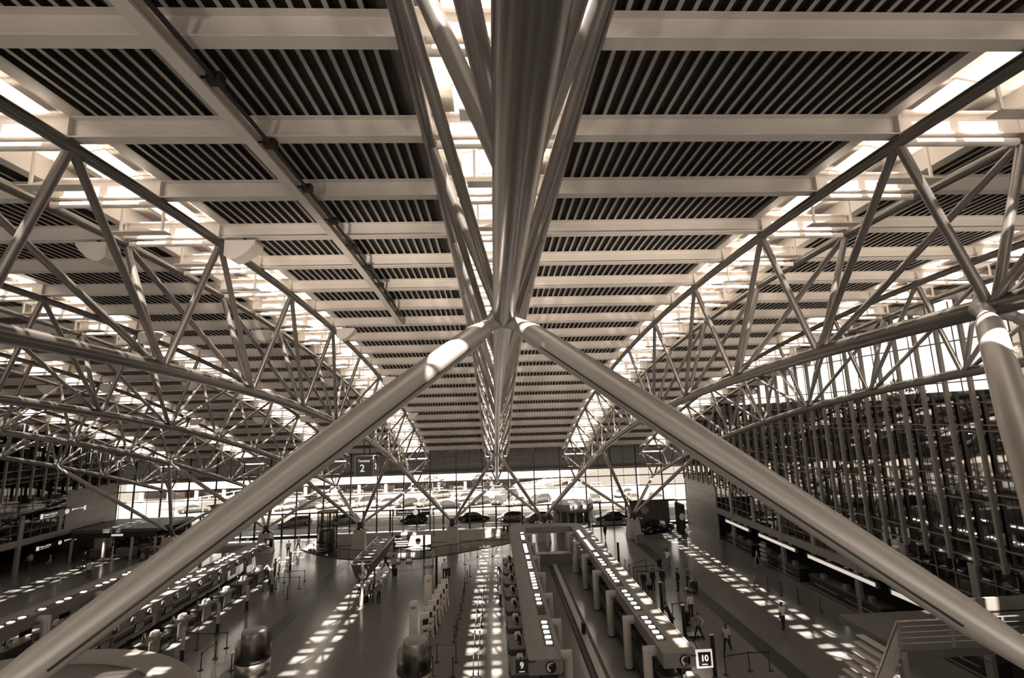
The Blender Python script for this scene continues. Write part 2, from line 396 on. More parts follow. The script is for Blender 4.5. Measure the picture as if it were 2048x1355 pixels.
def added_uplight(x, y, z):
    # added unseen spot at a near pier head, put in to brighten the roof
    l = bpy.data.lights.new('added_uplight', 'SPOT'); l.energy = UPW; l.spot_size = math.radians(68); l.spot_blend = .9; l.color = (1, .86, .72); l.shadow_soft_size = .35
    o = bpy.data.objects.new('added_uplight', l); C.objects.link(o); o.location = (x, y, z); o.rotation_euler = Vector((0, 1, .30)).to_track_quat('-Z', 'Y').to_euler()
UPW = 6000
def strut(A, B, lab, rm, rt, rb):
    A, B = Vector(A), Vector(B); d = (B-A); n = d.normalized(); A2 = A+n*.0; ts = [0, .035, .075, .13, .5, .9, .97, 1]
    rad = [rt*.45, rt*.7, rt*.95, rt, rm, rb, rb*.7, rb*.35]
    t = thing('roof_strut', lab, 'strut', A, 0, 'leaning V struts')
    MB().tube([d*q for q in ts], rad, 20).obj('tube', 'strut_steel', t)
    for q in (.015, .05): pass
    MB().tube([-n*.22, d*.0, d*.03, d*.055], [rt*1.15, rt*.8, rt*.62, rt*.75], 16).obj('cast_end', 'strut_steel', t)
    # seam fin along the underside
    dn = Vector((0, 0, -1)); dn = (dn-n*dn.dot(n)).normalized(); sd = n.cross(dn)
    m = MB(); tb = Vector((0, -1, 0)); tb = (tb-n*tb.dot(n)).normalized(); off = (dn*.62+tb*.78).normalized()
    pts = [(d*q+off*(r*.985)) for q, r in ((.13, rt), (.3, (rt+rm)/2*1.0+.003), (.5, rm), (.7, (rm+rb)/2), (.9, rb))]
    m.tube(pts, .016, 6); m.obj('seam', 'dark_metal', t)
    m = MB(); m.lathe([(.04, -.1), (.06, 0), (.04, .1)], n=8); o = m.obj('pin', 'chrome', t); o.location = d*.03+dn*(rt*.3)
FARY = 61.0
PX = [(-3.5, 'leftmost tapered concrete pier near the glass front, by the shops'), (-2.5, 'tapered concrete pier behind the end of check-in row 8'), (-1.5, 'tapered concrete pier in the sunken opening near the glass lift'), (-.5, 'tapered concrete pier in the sunken opening right of the poster wall'), (.5, 'tapered concrete pier right behind the far end of check-in rows 9 and 10'), (1.5, 'tapered concrete pier standing on the floor by the black show car')]
PORD = {-3.5: 'leftmost', -2.5: 'second', -1.5: 'third', -.5: 'fourth', .5: 'fifth', 1.5: 'rightmost'}
TSHORT = {-4: 'leftmost truss', -3: 'second truss', -2: 'third truss', -1: 'fourth truss', 0: 'middle truss', 1: 'sixth truss', 2: 'rightmost truss'}
SIDE = {(-1, 0): 'left', (1, 0): 'right'}
for px, lab in PX:
    x = px*S; pz = 2.8
    pier(x, FARY, pz+.05, 0 if px not in (-1.5, -.5) else -2.6, lab)
    for s in (-1, 1):
        k = round(px+s*.5)
        if k < -4 or k > 2: continue
        for yn, wd in ((YN[11], 'near'), (YN[14], 'far')):
            strut((k*S+(-s)*.12, yn, zbot(yn)-.1), (x+s*.18, FARY+(-.18 if wd == 'near' else .18), pz), 'slim strut from the %s far pier up to the %s node of the %s' % (PORD[px], wd, TSHORT[k]), .2, .19, .15)
for j_, x_ in enumerate((-22, -8, 8, 22)):  # uplighters added out of view to brighten the near roof beams
    t = thing('added_uplighter', 'added dark uplighter, unseen on the wall behind the camera, %s from the left' % ['first', 'second', 'third', 'fourth'][j_], 'lamp', (x_, -13.9, 9.6), 0, 'added uplighters')
    MB().box(-.3, .3, -.2, .2, -.15, .15).obj('housing', 'dark_metal', t)
    l = bpy.data.lights.new('added_uplight', 'SPOT'); l.energy = 1900 if abs(x_) < 10 else 1100; l.spot_size = math.radians(76); l.spot_blend = .7; l.color = (1, .9, .8); l.shadow_soft_size = .4
    o = bpy.data.objects.new('added_uplight', l); C.objects.link(o); o.parent = t; o.location = (0, .3, .3); o.rotation_euler = Vector((0, 1, .62)).to_track_quat('-Z', 'Y').to_euler()
NEARY, NEARZ = 5.0, H-2.75
for px in (-.5, .5, 1.5):
    x = px*S
    for s in (-1, 1):
        k = round(px+s*.5)
        if abs(px) > 1 and s > 0: continue
        if px < 0 and s < 0: continue
        yn = YN[4]
        strut((k*S-s*.2, yn, zbot(yn)-.12), (x+s*.1, NEARY, NEARZ), 'thick foreground strut falling to the lower %s from the near node of the %s' % ('right' if s < 0 else 'left', TSHORT[k]), .25, .235, .19)
        m = MB(); 
    added_uplight(x, NEARY+.9, NEARZ+.3)
    pier(x, NEARY, NEARZ+.05, NEARZ-4.2, 'concrete pier under the foreground struts on the gallery, %s' % ('left of the camera' if px < 0 else 'right of the camera' if px < 1 else 'far right of the camera'))
# ================================================================ shell: floor, walls, fronts
VOID = [(-23.4, 61.3), (-20.3, 58.5), (-17.5, 56.8), (-15.3, 56.0), (-12.2, 55.3), (-8.5, 55.6), (-5.4, 56.7), (-3.2, 57.9), (.4, 60), (3.2, 62.2)]
fl = bmesh.new()
def ngon(poly, z): 
    vs_ = [fl.verts.new((a, b_, z)) for a, b_ in poly]; return fl.faces.new(vs_)
ngon([(-60, -14), (27, -14), (27, 84), (3.2, 84), (3.2, 62.2)]+VOID[::-1][1:]+[(-23.4, 61.3), (-60, 61.3)], 0) if False else None
# front part up to the void edge, then the strips left, right and behind it
ngon([(-60, -14), (34, -14), (34, 62.2)]+VOID[::-1]+[(-60, 61.3)], 0)
ngon([(-60, 61.3), (-23.4, 61.3), (-23.4, 66.7), (-23.4, 69.8), (-60, 69.8)], 0)
ngon([(3.2, 62.2), (34, 62.2), (34, 69.8), (3.2, 69.8), (3.2, 66.7)], 0)
ngon([(-23.4, 66.7), (3.2, 66.7), (3.2, 69.8), (-23.4, 69.8)], 0)
bmesh.ops.triangulate(fl, faces=fl.faces[:]); bmesh.ops.recalc_face_normals(fl, faces=fl.faces[:])
me = bpy.data.meshes.new('floor'); fl.to_mesh(me); fl.free(); me.materials.append(MT['floor_polished'])
for p in me.polygons:
    if p.normal.z < 0: p.flip()
fo = bpy.data.objects.new('floor', me); C.objects.link(fo); struct(fo)
for i, x in enumerate((-16.3, 16.3)):
    struct(MB().box(x-.55, x+.55, 8, 55.5 if i == 0 else 68, .0, .004).obj('trim_%d' % (30+i), 'floor_strip'))
# sunken opening: lower floor, far wall with seam
struct(MB().box(-24, 4, 55, 67, -2.75, -2.65).obj('floor', 'panel_dark'))
pw = MB().box(-23.4, 3.2, 66.7, 66.95, -2.65, .45); wf = struct(pw.obj('wall_void', 'void_panel'))
MB().box(-23.4, 3.2, 66.67, 66.7, -1.02, -.95).obj('seam', 'black', wf)
ve = MB()
for i in range(len(VOID)-1):
    a, b_ = VOID[i], VOID[i+1]
    ve.add([(a[0], a[1], -.5), (b_[0], b_[1], -.5), (b_[0], b_[1], .06), (a[0], a[1], .06)], [(0, 1, 2, 3)])
    d = Vector((b_[0]-a[0], b_[1]-a[1], 0)).normalized(); n = Vector((-d.y, d.x, 0))*.12
    ve.add([(a[0]-n.x, a[1]-n.y, .06), (b_[0]-n.x, b_[1]-n.y, .06), (b_[0]+n.x, b_[1]+n.y, .06), (a[0]+n.x, a[1]+n.y, .06)], [(0, 1, 2, 3)])
struct(ve.obj('trim_33', 'black'))
# glass balustrade along the curved edge
bt = thing('balustrade', 'glass and steel balustrade curving along the edge of the sunken opening', 'railing')
tp = [Vector((a, b_, 1.0)) for a, b_ in VOID]
MB().tube(tp, .035, 8).obj('handrail', 'dark_metal', bt)
for i in range(len(VOID)-1):
    a, b_ = VOID[i], VOID[i+1]
    MB().add([(a[0], a[1], .1), (b_[0], b_[1], .1), (b_[0], b_[1], .95), (a[0], a[1], .95)], [(0, 1, 2, 3)]).obj('pane', 'rail_glass', bt)
    for q in (0, .5):
        x, y = a[0]+(b_[0]-a[0])*q, a[1]+(b_[1]-a[1])*q
        MB().tube([(x, y, .05), (x, y, 1.0)], .022, 6).obj('post', 'dark_metal', bt)
# ---- glass front towards the road
YF = 68.0
wfar = bpy.data.objects.new('wall_far', None); C.objects.link(wfar); struct(wfar, 'tall glass front towards the road')
xs = [-51.6+3.545*i for i in range(22)]
zf = lambda: zdeck(YF)
for i, x in enumerate(xs):
    MB().box(x-.08, x+.08, YF-.16, YF+.02, 3.5 if 7.2 < x < 12.8 else .0, zf()+.1).obj('mullion', 'dark_metal', wfar)
    if x+1.77 < 26.3: MB().box(x+1.77-.02, x+1.77+.02, YF-.05, YF+.02, 3.0, zf()+.1).obj('mullion', 'dark_metal', wfar)
    if x+3.545 < 26.5:
        if not 7.2 < x+1.77 < 12.8: MB().box(x+1.77-.11, x+1.77+.11, YF-.1, YF+.02, 0, 3.0).obj('mullion', 'dark_metal', wfar)
        MB().add([(x, YF, .5), (x+3.545, YF, .5), (x+3.545, YF, zf()), (x, YF, zf())], [(0, 1, 2, 3)]).obj('pane', 'clear_glass', wfar)
for z, h in ((.1, .2), (.47, .06), (3.0, .16), (5.15, .1), (6.5, .14), (7.95, .05), (8.7, .05), (9.5, .05)):
    MB().box(-52, 26.4, YF-.1, YF+.03, z-h/2, z+h/2).obj('transom', 'dark_metal' if z < 6 else 'panel_grey', wfar)
# ---- side walls
def side_wall(name, X, sg, y0, y1, ym0, lab):
    # sg +1: wall on the right, its outside towards +x
    w_ = bpy.data.objects.new(name, None); C.objects.link(w_); struct(w_, lab)
    # deep dark floors behind
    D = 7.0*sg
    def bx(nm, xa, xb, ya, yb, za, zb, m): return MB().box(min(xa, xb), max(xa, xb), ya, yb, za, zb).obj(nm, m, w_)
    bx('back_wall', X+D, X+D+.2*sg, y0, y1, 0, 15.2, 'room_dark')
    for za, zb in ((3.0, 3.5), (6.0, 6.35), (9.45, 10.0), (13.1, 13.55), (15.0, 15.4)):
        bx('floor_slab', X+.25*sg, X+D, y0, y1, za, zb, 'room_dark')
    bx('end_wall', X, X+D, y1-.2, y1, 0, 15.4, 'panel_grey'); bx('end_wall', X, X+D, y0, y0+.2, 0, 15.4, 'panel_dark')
    # edge bands
    bx('fascia_band', X-.02*sg, X+.3*sg, y0, y1 if sg > 0 else 61, 2.95, 3.6, 'panel_grey')
    # grid glazing of the lower gallery
    y = y0+.8; q = 0
    while y < (58.5 if sg > 0 else 60):
        if q % 4 == 0: bx('mullion', X-.05*sg, X+.2*sg, y-.22, y+.22, 0 if q % 8 == 0 else 3.6, 6.0, 'panel_grey')
        else: bx('mullion', X, X+.06*sg, y-.03, y+.03, 3.6, 6.0, 'panel_dark')
        y += 1.15; q += 1
    for z in (4.3, 5.2): bx('transom', X, X+.05*sg, y0, 58.5 if sg > 0 else 60, z-.02, z+.02, 'panel_grey')
    m = MB().add([(X+.08*sg, y0, 3.6), (X+.08*sg, 58.5 if sg > 0 else 60, 3.6), (X+.08*sg, 58.5 if sg > 0 else 60, 6), (X+.08*sg, y0, 6)], [(0, 1, 2, 3)]); m.obj('pane', 'hall_glass', w_)
    # clad end bay near the glass front
    if sg > 0: bx('cladding', X, X+.15, 58.5, y1, 0, 6.8, 'panel_grey')
    else: bx('cladding', X, X-.15, 60, y1, 3.3, 7.9, 'panel_grey'); bx('cladding', X, X-.15, 66, y1, 0, 3.3, 'panel_grey')
    for z in (1.3, 2.5, 3.7, 4.9, 6.1): 
        if sg > 0 or z > 3.3: bx('seam', X-.012*sg, X, 58.5 if sg > 0 else 60, y1, z-.012, z+.012, 'black')
    # tall projecting mullions of the upper curtain wall
    y = ym0; zt = 20.3
    while y < y1-.5:
        ztp = min(zdeck(y)+.1, 20.5)
        bx('mullion', X-.34*sg, X-.12*sg, y-.075, y+.075, 6.02 if sg > 0 else 7.7, ztp, 'mullion_steel')
        bx('mullion', X, X+.05*sg, y+.735, y+.765, 6.3, ztp, 'dark_metal')
        y += 1.5
    for z in (6.36, 7.16, 9.48, 9.93, 10.72, 13.2, 13.51, 14.72, 15.9, 18.2):
        if zdeck(y1) < z and False: continue
        # a rail stops where the falling roof meets it
        ye = y1
        while ye > y0 and zdeck(ye) < z+.05: ye -= .5
        bx('transom', X-.14*sg, X+.02*sg, y0, ye, z-.03, z+.03, 'mullion_steel')
    ys = [y0+(y1-y0)*i/20 for i in range(21)]
    for i in range(20):
        a, b_ = ys[i], ys[i+1]
        MB().add([(X+.02*sg, a, 6.05), (X+.02*sg, b_, 6.05), (X+.02*sg, b_, zdeck(b_)), (X+.02*sg, a, zdeck(a))], [(0, 1, 2, 3)]).obj('pane', 'hall_glass', w_)
    return w_
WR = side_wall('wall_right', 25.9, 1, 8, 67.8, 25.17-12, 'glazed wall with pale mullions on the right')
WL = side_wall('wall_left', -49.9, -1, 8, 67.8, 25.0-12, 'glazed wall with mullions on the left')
# back of the hall behind the camera
wb = struct(MB().box(-60, 34, -14.4, -14.1, -1, 10).obj('wall_back', 'panel_grey'))
for i in range(27): MB().box(-59.9+3.55*i, -59.74+3.55*i, -14.3, -14.1, 10, 19).obj('mullion', 'dark_metal', wb)
MB().add([(-60, -14.2, 10), (34, -14.2, 10), (34, -14.2, 19), (-60, -14.2, 19)], [(0, 1, 2, 3)]).obj('pane', 'clear_glass', wb)
# close the flanks of the hall before the glazed walls begin
struct(MB().box(25.9, 26.1, -14.2, 8, 0, 22).obj('wall_flank', 'panel_grey')); struct(MB().box(-50.1, -49.9, -14.2, 8, 0, 22).obj('wall_flank', 'panel_grey'))
# ================================================================ outside
struct(MB().box(-160, 140, -60, 69.7, -3.2, -3.0).obj('ground', 'asphalt'))
struct(MB().box(-160, 140, 69.75, 73.2, -.5, -.02).obj('pavement', 'pavement'))
struct(MB().box(-160, 140, 73.2, 83.4, -.6, -.10).obj('road', 'asphalt'))
struct(MB().box(-160, 140, 83.4, 104, -.6, -.02).obj('pavement', 'pavement'))
struct(MB().box(-160, 140, 104, 260, -5.2, -5).obj('ground', 'asphalt'))
for i in range(26):
    struct(MB().box(-60+4.2*i, -57.4+4.2*i, 78.2, 78.34, -.1, -.092).obj('road_marking', 'white_paint'))
kb = MB().box(-160, 140, 83.3, 83.55, -.1, .06); struct(kb.obj('kerb', 'white_paint'))
# low parapet with a tube rail at the far side of the forecourt
pr = thing('parapet', 'low white parapet with tube railing along the far side of the car park', 'wall', (0, 103.6, 0))
MB().box(-60, 30, -.1, .1, 0, .45).obj('wall', 'white_paint', pr)
for i in range(21):
    x = -58+4.1*i; MB().tube([(x, 0, .45), (x, 0, 1.1), (x+1.9, 0, 1.1), (x+1.9, 0, .45)], .05, 6).obj('hoop', 'white_paint', pr)
bl = thing('parking_building', 'pale low car park building across the forecourt with white columns and dark open deck', 'building', (-10, 118, 0))
MB().box(-75, 30, 0, 14, .5, 3.4).obj('deck_edge', 'white_paint', bl)
MB().box(-75, 30, .3, 14, -2.2, -1.7).obj('lower_deck', 'white_paint', bl)
MB().box(-75, 30, 6, 6.3, -5, .5).obj('back_wall', 'panel_dark', bl)
MB().box(-75, 30, 0, 14, -5, -2.2).obj('base', 'panel_grey', bl)
for i in range(17): MB().box(-72+6.2*i, -71.4+6.2*i, -.05, .5, -1.7, .5).obj('column', 'white_paint', bl)
for i in range(12): MB().box(-68+8.3*i, -64.5+8.3*i, 4.5, 5, -1.7, -.3-.3*(i % 3)).obj('parked_row', 'panel_grey', bl)
def ramp(name, lab, pts, wd):
    t = thing(name, lab, 'ramp')
    m = MB(); n = len(pts)
    for i in range(n-1):
        a, b_ = Vector(pts[i]), Vector(pts[i+1])
        m.add([a, b_, b_+Vector((0, wd, 0)), a+Vector((0, wd, 0)), a-Vector((0, 0, .7)), b_-Vector((0, 0, .7)), b_+Vector((0, wd, -.7)), a+Vector((0, wd, -.7))], [(0, 1, 2, 3), (4, 7, 6, 5), (0, 4, 5, 1), (3, 2, 6, 7)])
    m.obj('deck', 'pavement', t)
    r = MB()
    for i in range(n-1):
        a, b_ = Vector(pts[i]), Vector(pts[i+1])
        r.tube([a+Vector((0, .1, 1)), b_+Vector((0, .1, 1))], .09, 6); r.tube([a+Vector((0, .1, .35)), b_+Vector((0, .1, .35))], .05, 6)
        for q in range(4):
            p = a.lerp(b_, q/4)+Vector((0, .1, 0)); r.box(p.x-.07, p.x+.07, p.y-.05, p.y+.05, p.z, p.z+1)
    r.obj('balustrade', 'white_paint', t)
    for p in pts[1::2]: MB().box(p[0]-.3, p[0]+.3, p[1]+.6, p[1]+1.2, -5, p[2]-.6).obj('column', 'concrete', t)
ramp('access_ramp', 'pale concrete ramp with white balustrade rising to the right beyond the glass front', [(4, 106, 0), (9, 106, .5), (13, 105.5, 1.4), (17, 105, 2.6), (22, 104.5, 4.2), (30, 104, 6.2), (40, 104, 8)], 6)
ramp('access_ramp', 'pale concrete flyover ramp with white balustrade seen behind the leftmost pier', [(-62, 94, .2), (-56, 94, .9), (-50, 94, 1.7), (-44, 94, 2.6), (-38, 94, 4.0), (-30, 94, 5.4)], 6)
# neighbouring terminal block beyond the right wall, with a louvre
nb = thing('neighbour_building', 'pale plain building with a louvre seen through the right glass wall above the roof', 'building', (33.2, 8, 15.4))
MB().box(3, 30, 0, 24, 0, 9.5).obj('block', 'white_paint', nb)
MB().box(2.9, 3.02, 0, 24, 3.1, 3.4).obj('string_course', 'panel_grey', nb)
lv = MB()
for i in range(9): lv.box(2.88, 3.02, 18, 20.4, .6+.28*i, .74+.28*i)
lv.obj('louvre', 'panel_grey', nb)
struct(MB().box(32.9, 90, -14, 68, 14.6, 15.3).obj('outer_roof', 'asphalt')); struct(MB().box(32.9, 33.2, -14, 68, -5, 14.6).obj('outer_wall', 'panel_dark'))
struct(MB().box(-120, -56.9, -14, 68, -5, 21).obj('outer_block', 'panel_dark'))
def tree(x, y, z, h, r, lab):
    t = thing('tree', lab, 'tree', (x, y, z), 0, 'distant trees')
    MB().tube([(0, 0, 0), (.1, 0, h*.5), (0, .1, h*.8)], [.22, .16, .05], 8).obj('trunk', 'panel_dark', t)
    m = MB()
    for i in range(500):
        a, b_ = random.uniform(0, 6.28), math.acos(random.uniform(-1, 1)); q = r*random.uniform(.55, 1)**.5
        p = Vector((q*math.sin(b_)*math.cos(a), q*math.sin(b_)*math.sin(a), h*.68+q*.8*math.cos(b_))); s = random.uniform(.18, .4)
        u = Vector((random.uniform(-1, 1), random.uniform(-1, 1), random.uniform(-1, 1))).normalized(); v_ = u.cross(Vector((.3, .5, .8))).normalized()
        m.add([p-u*s, p-v_*s*.5, p+u*s, p+v_*s*.5], [(0, 1, 2, 3)])
    m.obj('foliage', 'leaf', t)
tree(52, 60, 12, 6, 2.6, 'dark tree behind the right glass wall, nearer of two'); tree(52.5, 66, 12, 5.4, 2.4, 'dark tree behind the right glass wall, farther of two')
tree(-14, 110, -5, 8, 3, 'tree across the forecourt left of the middle truss'); tree(-3, 112, -5, 8.5, 2.6, 'tree across the forecourt right behind the middle truss')
# ---- cars
def car(kind, paint, loc, rz, lab, group):
    t = thing('car', lab, 'car', loc, rz, group)
    L = {'sedan': 4.7, 'hatch': 4.1, 'estate': 4.7, 'van': 4.9, 'sports': 4.5}[kind]; hl = L/2
    # stations: x, sill, belt, half width, roof z, half roof width
    roof = {'sedan': 1.43, 'hatch': 1.5, 'estate': 1.48, 'van': 1.9, 'sports': 1.3}[kind]
    st = [(-hl, .42, .72, .70), (-hl+.12, .26, .86, .80), (-hl+.8, .2, .93, .88), (-.3, .2, .93, .89), (hl-1.35, .2, .90, .88), (hl-.5, .22, .78, .84), (hl-.1, .28, .66, .76), (hl, .40, .58, .66)]
    m = MB(); sec = []
    for x, zs, zb, wd in st: sec.append([(x, -wd*.96, zs), (x, -wd, (zs+zb)/2), (x, -wd*.95, zb-.05), (x, -wd*.8, zb), (x, wd*.8, zb), (x, wd*.95, zb-.05), (x, wd, (zs+zb)/2), (x, wd*.96, zs)])
    vs_ = [p for s in sec for p in s]; fs = []
    for i in range(len(sec)-1):
        for k in range(8): fs.append((i*8+k, i*8+(k+1) % 8, (i+1)*8+(k+1) % 8, (i+1)*8+k))
    fs += [tuple(range(7, -1, -1)), tuple((len(sec)-1)*8+k for k in range(8))]
    m.add([(x, y, z) for x, y, z in vs_], [f[::-1] for f in fs], 0, True)
    m.obj('body', paint, t)
    if kind == 'sedan': cab = [(-hl+.75, .92), (-hl+1.35, roof-.06), (-.1, roof), (.45, roof-.1), (1.25, .90)]
    elif kind == 'sports': cab = [(-hl+.5, .92), (-.9, roof-.05), (-.2, roof), (.4, roof-.12), (1.2, .88)]
    elif kind == 'van': cab = [(-hl+.15, .92), (-hl+.3, roof-.05), (.3, roof), (.95, roof-.15), (1.55, .92)]
    else: cab = [(-hl+.18, .90), (-hl+.55, roof-.08), (-.2, roof), (.4, roof-.1), (1.3, .90)]
    def cabin(off, z0):
        g = MB(); a = []
        for i, (x, z) in enumerate(cab):
            wd = .84 if i in (0, len(cab)-1) else .62+.02*(roof-z)
            a.append((x, wd, z))
        n = len(a); vv = [(x, -w_-off, z) for x, w_, z in a]+[(x, w_+off, z) for x, w_, z in a]
        return vv, n
    vv, n = cabin(0, 0)
    r = MB().add(vv, [(i, i+1, n+i+1, n+i) for i in range(n-1)]+[tuple(range(n-1, -1, -1)), tuple(range(n, 2*n))], 0, False); r.obj('roof', paint, t)
    gl = MB()
    def lerp(p, q, f): return tuple(p[i]+(q[i]-p[i])*f for i in range(3))
    for s in (0, n):
        q = vv[s:s+n]; c = [sum(p[i] for p in q)/n for i in range(3)]; sg = -1 if s == 0 else 1
        pts = [lerp(p, c, .16) for p in q]; pts = [(x, y+sg*.012, z) for x, y, z in pts]
        gl.add(pts, [tuple(range(n-1, -1, -1)) if s == 0 else tuple(range(n))])
    for i, j in ((0, 1), (n-2, n-1)):
        q = [vv[i], vv[j], vv[n+j], vv[n+i]]; c = [sum(p[k] for p in q)/4 for k in range(3)]; dx = -.015 if i == 0 else .015
        gl.add([(lambda p: (p[0]+dx, p[1], p[2]+.01))(lerp(p, c, .1)) for p in q], [(0, 1, 2, 3)])
    gl.obj('windows', 'car_glass', t)
    for x in (-hl+.85, hl-.9):
        for s in (-1, 1):
            wh = MB(); prof = [(.12, -.10), (.33, -.10), (.335, -.05), (.335, .05), (.33, .10), (.12, .10)]
            M = Matrix.Translation((x, s*.80, .335)) @ Matrix.Rotation(math.pi/2, 4, 'X')
            wh.lathe(prof, n=16, M=M); wh.lathe([(.2, -.112), (.21, 0), (.2, .112)], n=10, mi=1, M=M); wh.obj('wheel', ['tyre', 'brushed'], t)
    lt = MB()
    for s in (-1, 1): lt.box(hl-.14, hl+.0, s*.5-.14, s*.5+.14, .52, .66); lt.box(-hl-.01, -hl+.1, s*.58-.1, s*.58+.1, .62, .8)
    lt.obj('lights', 'paper', t)
    return t
def pcar(kind, paint, px, py, deg, lab, g): p = G(px, py, 0); return car(kind, paint, (p.x, p.y, -.1 if p.y < 83 else -.02), math.radians(deg), lab, g)
RD = 'cars on the road outside'
pcar('sedan', 'car_black', 948, 1040, 2, 'black saloon car on the road just right of the pier by the poster', RD)
pcar('hatch', 'car_white', 1021, 1040, 180, 'white hatchback on the road, left of the last two pale cars', RD)
pcar('hatch', 'car_silver', 1078, 1041, 180, 'pale silver hatchback on the road behind the pier of check-in rows nine and ten', RD)
pcar('hatch', 'car_grey', 829, 1043, 180, 'grey hatchback on the road behind the hanging gates sign', RD)
pcar('estate', 'car_white', 590, 1050, 205, 'white car on the road seen left of the glass lift', RD)
pcar('estate', 'car_white', 686, 1045, 200, 'white car on the road just left of the pier in the sunken opening', RD)
pcar('sedan', 'car_dark', 1222, 1040, 185, 'dark car on the road left of the pier by the show car', RD)
pcar('sedan', 'car_grey', 388, 1024, 20, 'grey saloon on the road seen between the struts of the leftmost pier', RD)
PK = 'parked cars across the road'
for kind, paint, px, py, a, lab in [
    ('hatch', 'car_white', 573, 1019, 215, 'white parked car farthest left in the row across the road'), ('sedan', 'car_dark', 612, 1017, 215, 'dark parked car, second from the left across the road'),
    ('estate', 'car_white', 634, 996, 215, 'white car parked behind the dark second one from the left'), ('hatch', 'car_white', 657, 1015, 215, 'white parked hatchback seen left of the V struts over the lift'),
    ('hatch', 'car_silver', 697, 1010, 215, 'silver parked hatchback seen between V struts left of the terminal sign'), ('van', 'car_white', 728, 1012, 215, 'white parked van behind the V struts below the terminal sign'),
    ('estate', 'car_white', 766, 1012, 215, 'white parked estate car right of the white van'), ('hatch', 'car_dark', 812, 1012, 215, 'dark parked hatchback above the left end of the gates sign'),
    ('hatch', 'car_silver', 852, 1011, 225, 'silver parked car above the clock of the gates sign'), ('estate', 'car_silver', 878, 996, 215, 'silver parked car behind the low sports car'),
    ('sports', 'car_dark', 895, 1014, 20, 'low dark sports car parked left of the pier by the poster'), ('estate', 'car_white', 922, 1001, 215, 'white parked estate car seen through the V struts'),
    ('sedan', 'car_grey', 961, 1007, 215, 'grey parked saloon just left of the middle truss end'), ('estate', 'car_dark', 999, 1006, 250, 'dark parked car facing the hall just right of the middle truss end'),
    ('estate', 'car_grey', 1014, 995, 215, 'grey parked car behind the white one right of the middle truss'), ('hatch', 'car_white', 1030, 1010, 215, 'white parked hatchback under the right V strut'),
    ('estate', 'car_grey', 1078, 1004, 215, 'grey parked estate car above the pier of rows nine and ten'), ('sedan', 'car_grey', 1190, 1002, 265, 'grey car facing the hall, leftmost of three on the open forecourt'),
    ('sedan', 'car_silver', 1268, 1001, 268, 'silver car facing the hall, middle of three on the open forecourt'), ('sedan', 'car_silver', 1314, 1001, 270, 'silver car facing the hall, rightmost of three on the open forecourt'),
    ('hatch', 'car_white', 1246, 992, 215, 'white car farther back on the open forecourt, among the cars facing the hall')]:
    pcar(kind, paint, px, py, a, lab, PK)
# ================================================================ the hall: check-in islands
RECESS = [(26.9, 30.1), (30.9, 34.5), (35.2, 39.1), (39.8, 41.9), (42.5, 43.7), (44.4, 48.3), (49.1, 52.2)]
DUCTY = [26.7, 30.6, 34.9, 39.4, 44.0, 48.5, 52.5]
LPR = random.Random(3)
def sign_box(txt, x, y, z, w_, h, lab, frame='sign_black', d=.1, sub=True, glow='sign_white'):
    t = thing('row_sign', lab, 'sign', (x, y, z))
    MB().box(-w_/2, w_/2, -d/2, d/2, -h/2, h/2).obj('panel', frame, t)
    MB().box(-.03, .03, 0, .9 if y > 40 else .25, h*.2, h*.3).box(*((w_/2-.02, w_/2+.35) if x < 5 and txt != '8' else (-w_/2-.35, -w_/2+.02)), -.02, .04, h*.2, h*.3).obj('bracket', 'dark_metal', t) if y < 50 else MB().box(*((0, .9) if x < 5 and txt == '9' else (-.9, 0)), -.9, .04, -.2, -.1).obj('bracket', 'dark_metal', t)
    text(txt, h*.62, glow, t, (0, -d/2-.006, .03), bold=.008)
    if sub: MB().box(-w_*.22, w_*.22, -d/2-.012, -d/2, -h*.40, -h*.35).obj('underline', glow, t)
    return t
def canopy(x0, x1, inner, lab, ends, emblem_side=0):
    # x0..x1 band; inner: -1 or +1 the side of the island centre
    t = thing('check_in_canopy', lab, 'canopy', ((x0+x1)/2, 25.5, 0), 0, 'canopies over the check-in rows')
    hw = (x1-x0)/2; ln = ends-25.5
    m = MB().box(-hw, hw, 0, ln, 2.32, 3.0).box(-hw-.05, -hw+.03, 0, ln, 2.98, 3.06).box(hw-.03, hw+.05, 0, ln, 2.98, 3.06)
    m.obj('bulkhead', 'canopy_grey', t)
    xi = inner*(hw-.42)
    for a, b_ in RECESS:
        if b_ > ends: continue
        r = MB().box(xi-.25, xi+.25, a-25.5, b_-25.5, 3.0, 3.02).obj('light_recess', 'black', t)
        n = max(2, int((b_-a)/.62)); 
        for i in range(n):
            if n > 4 and LPR.random() < .12: continue
            y = a-25.5+(i+.5)*(b_-a)/n
            MB().box(xi-.15, xi+.15, y-.11, y+.11, 3.02, 3.05).obj('lamp', 'lamp', r)
    q = 0; y = 1.4
    M0 = None
    if emblem_side:
        while y < ln-.5:
            emblem(t, (emblem_side*(hw+.01), y, 2.68), 'x', emblem_side, q); y += 1.4; q += 1
    emblem(t, (.25, -.01, 2.66), 'y', -1, 0)
    return t
def emblem(t, p, ax, sg, q):
    R = Matrix.Translation(p) @ (Matrix.Rotation(math.pi/2*sg, 4, 'Y') if ax == 'x' else Matrix.Rotation(math.pi/2, 4, 'X'))
    o = MB().lathe([(.27, -.02), (.27, .03)], n=20, M=R).obj('emblem', 'black_gloss' if q % 2 == 0 else 'panel_dark', t)
    # a pale crescent on the disc
    pts = [(.2*math.cos(a), .2*math.sin(a)) for a in [math.radians(60+20*i) for i in range(11)]]+[(.05+.17*math.cos(a), .02+.15*math.sin(a)) for a in [math.radians(250-19*i) for i in range(11)]]
    MB().prism(pts, 'z', .03, .045, M=R).obj('crescent', 'paper', o)
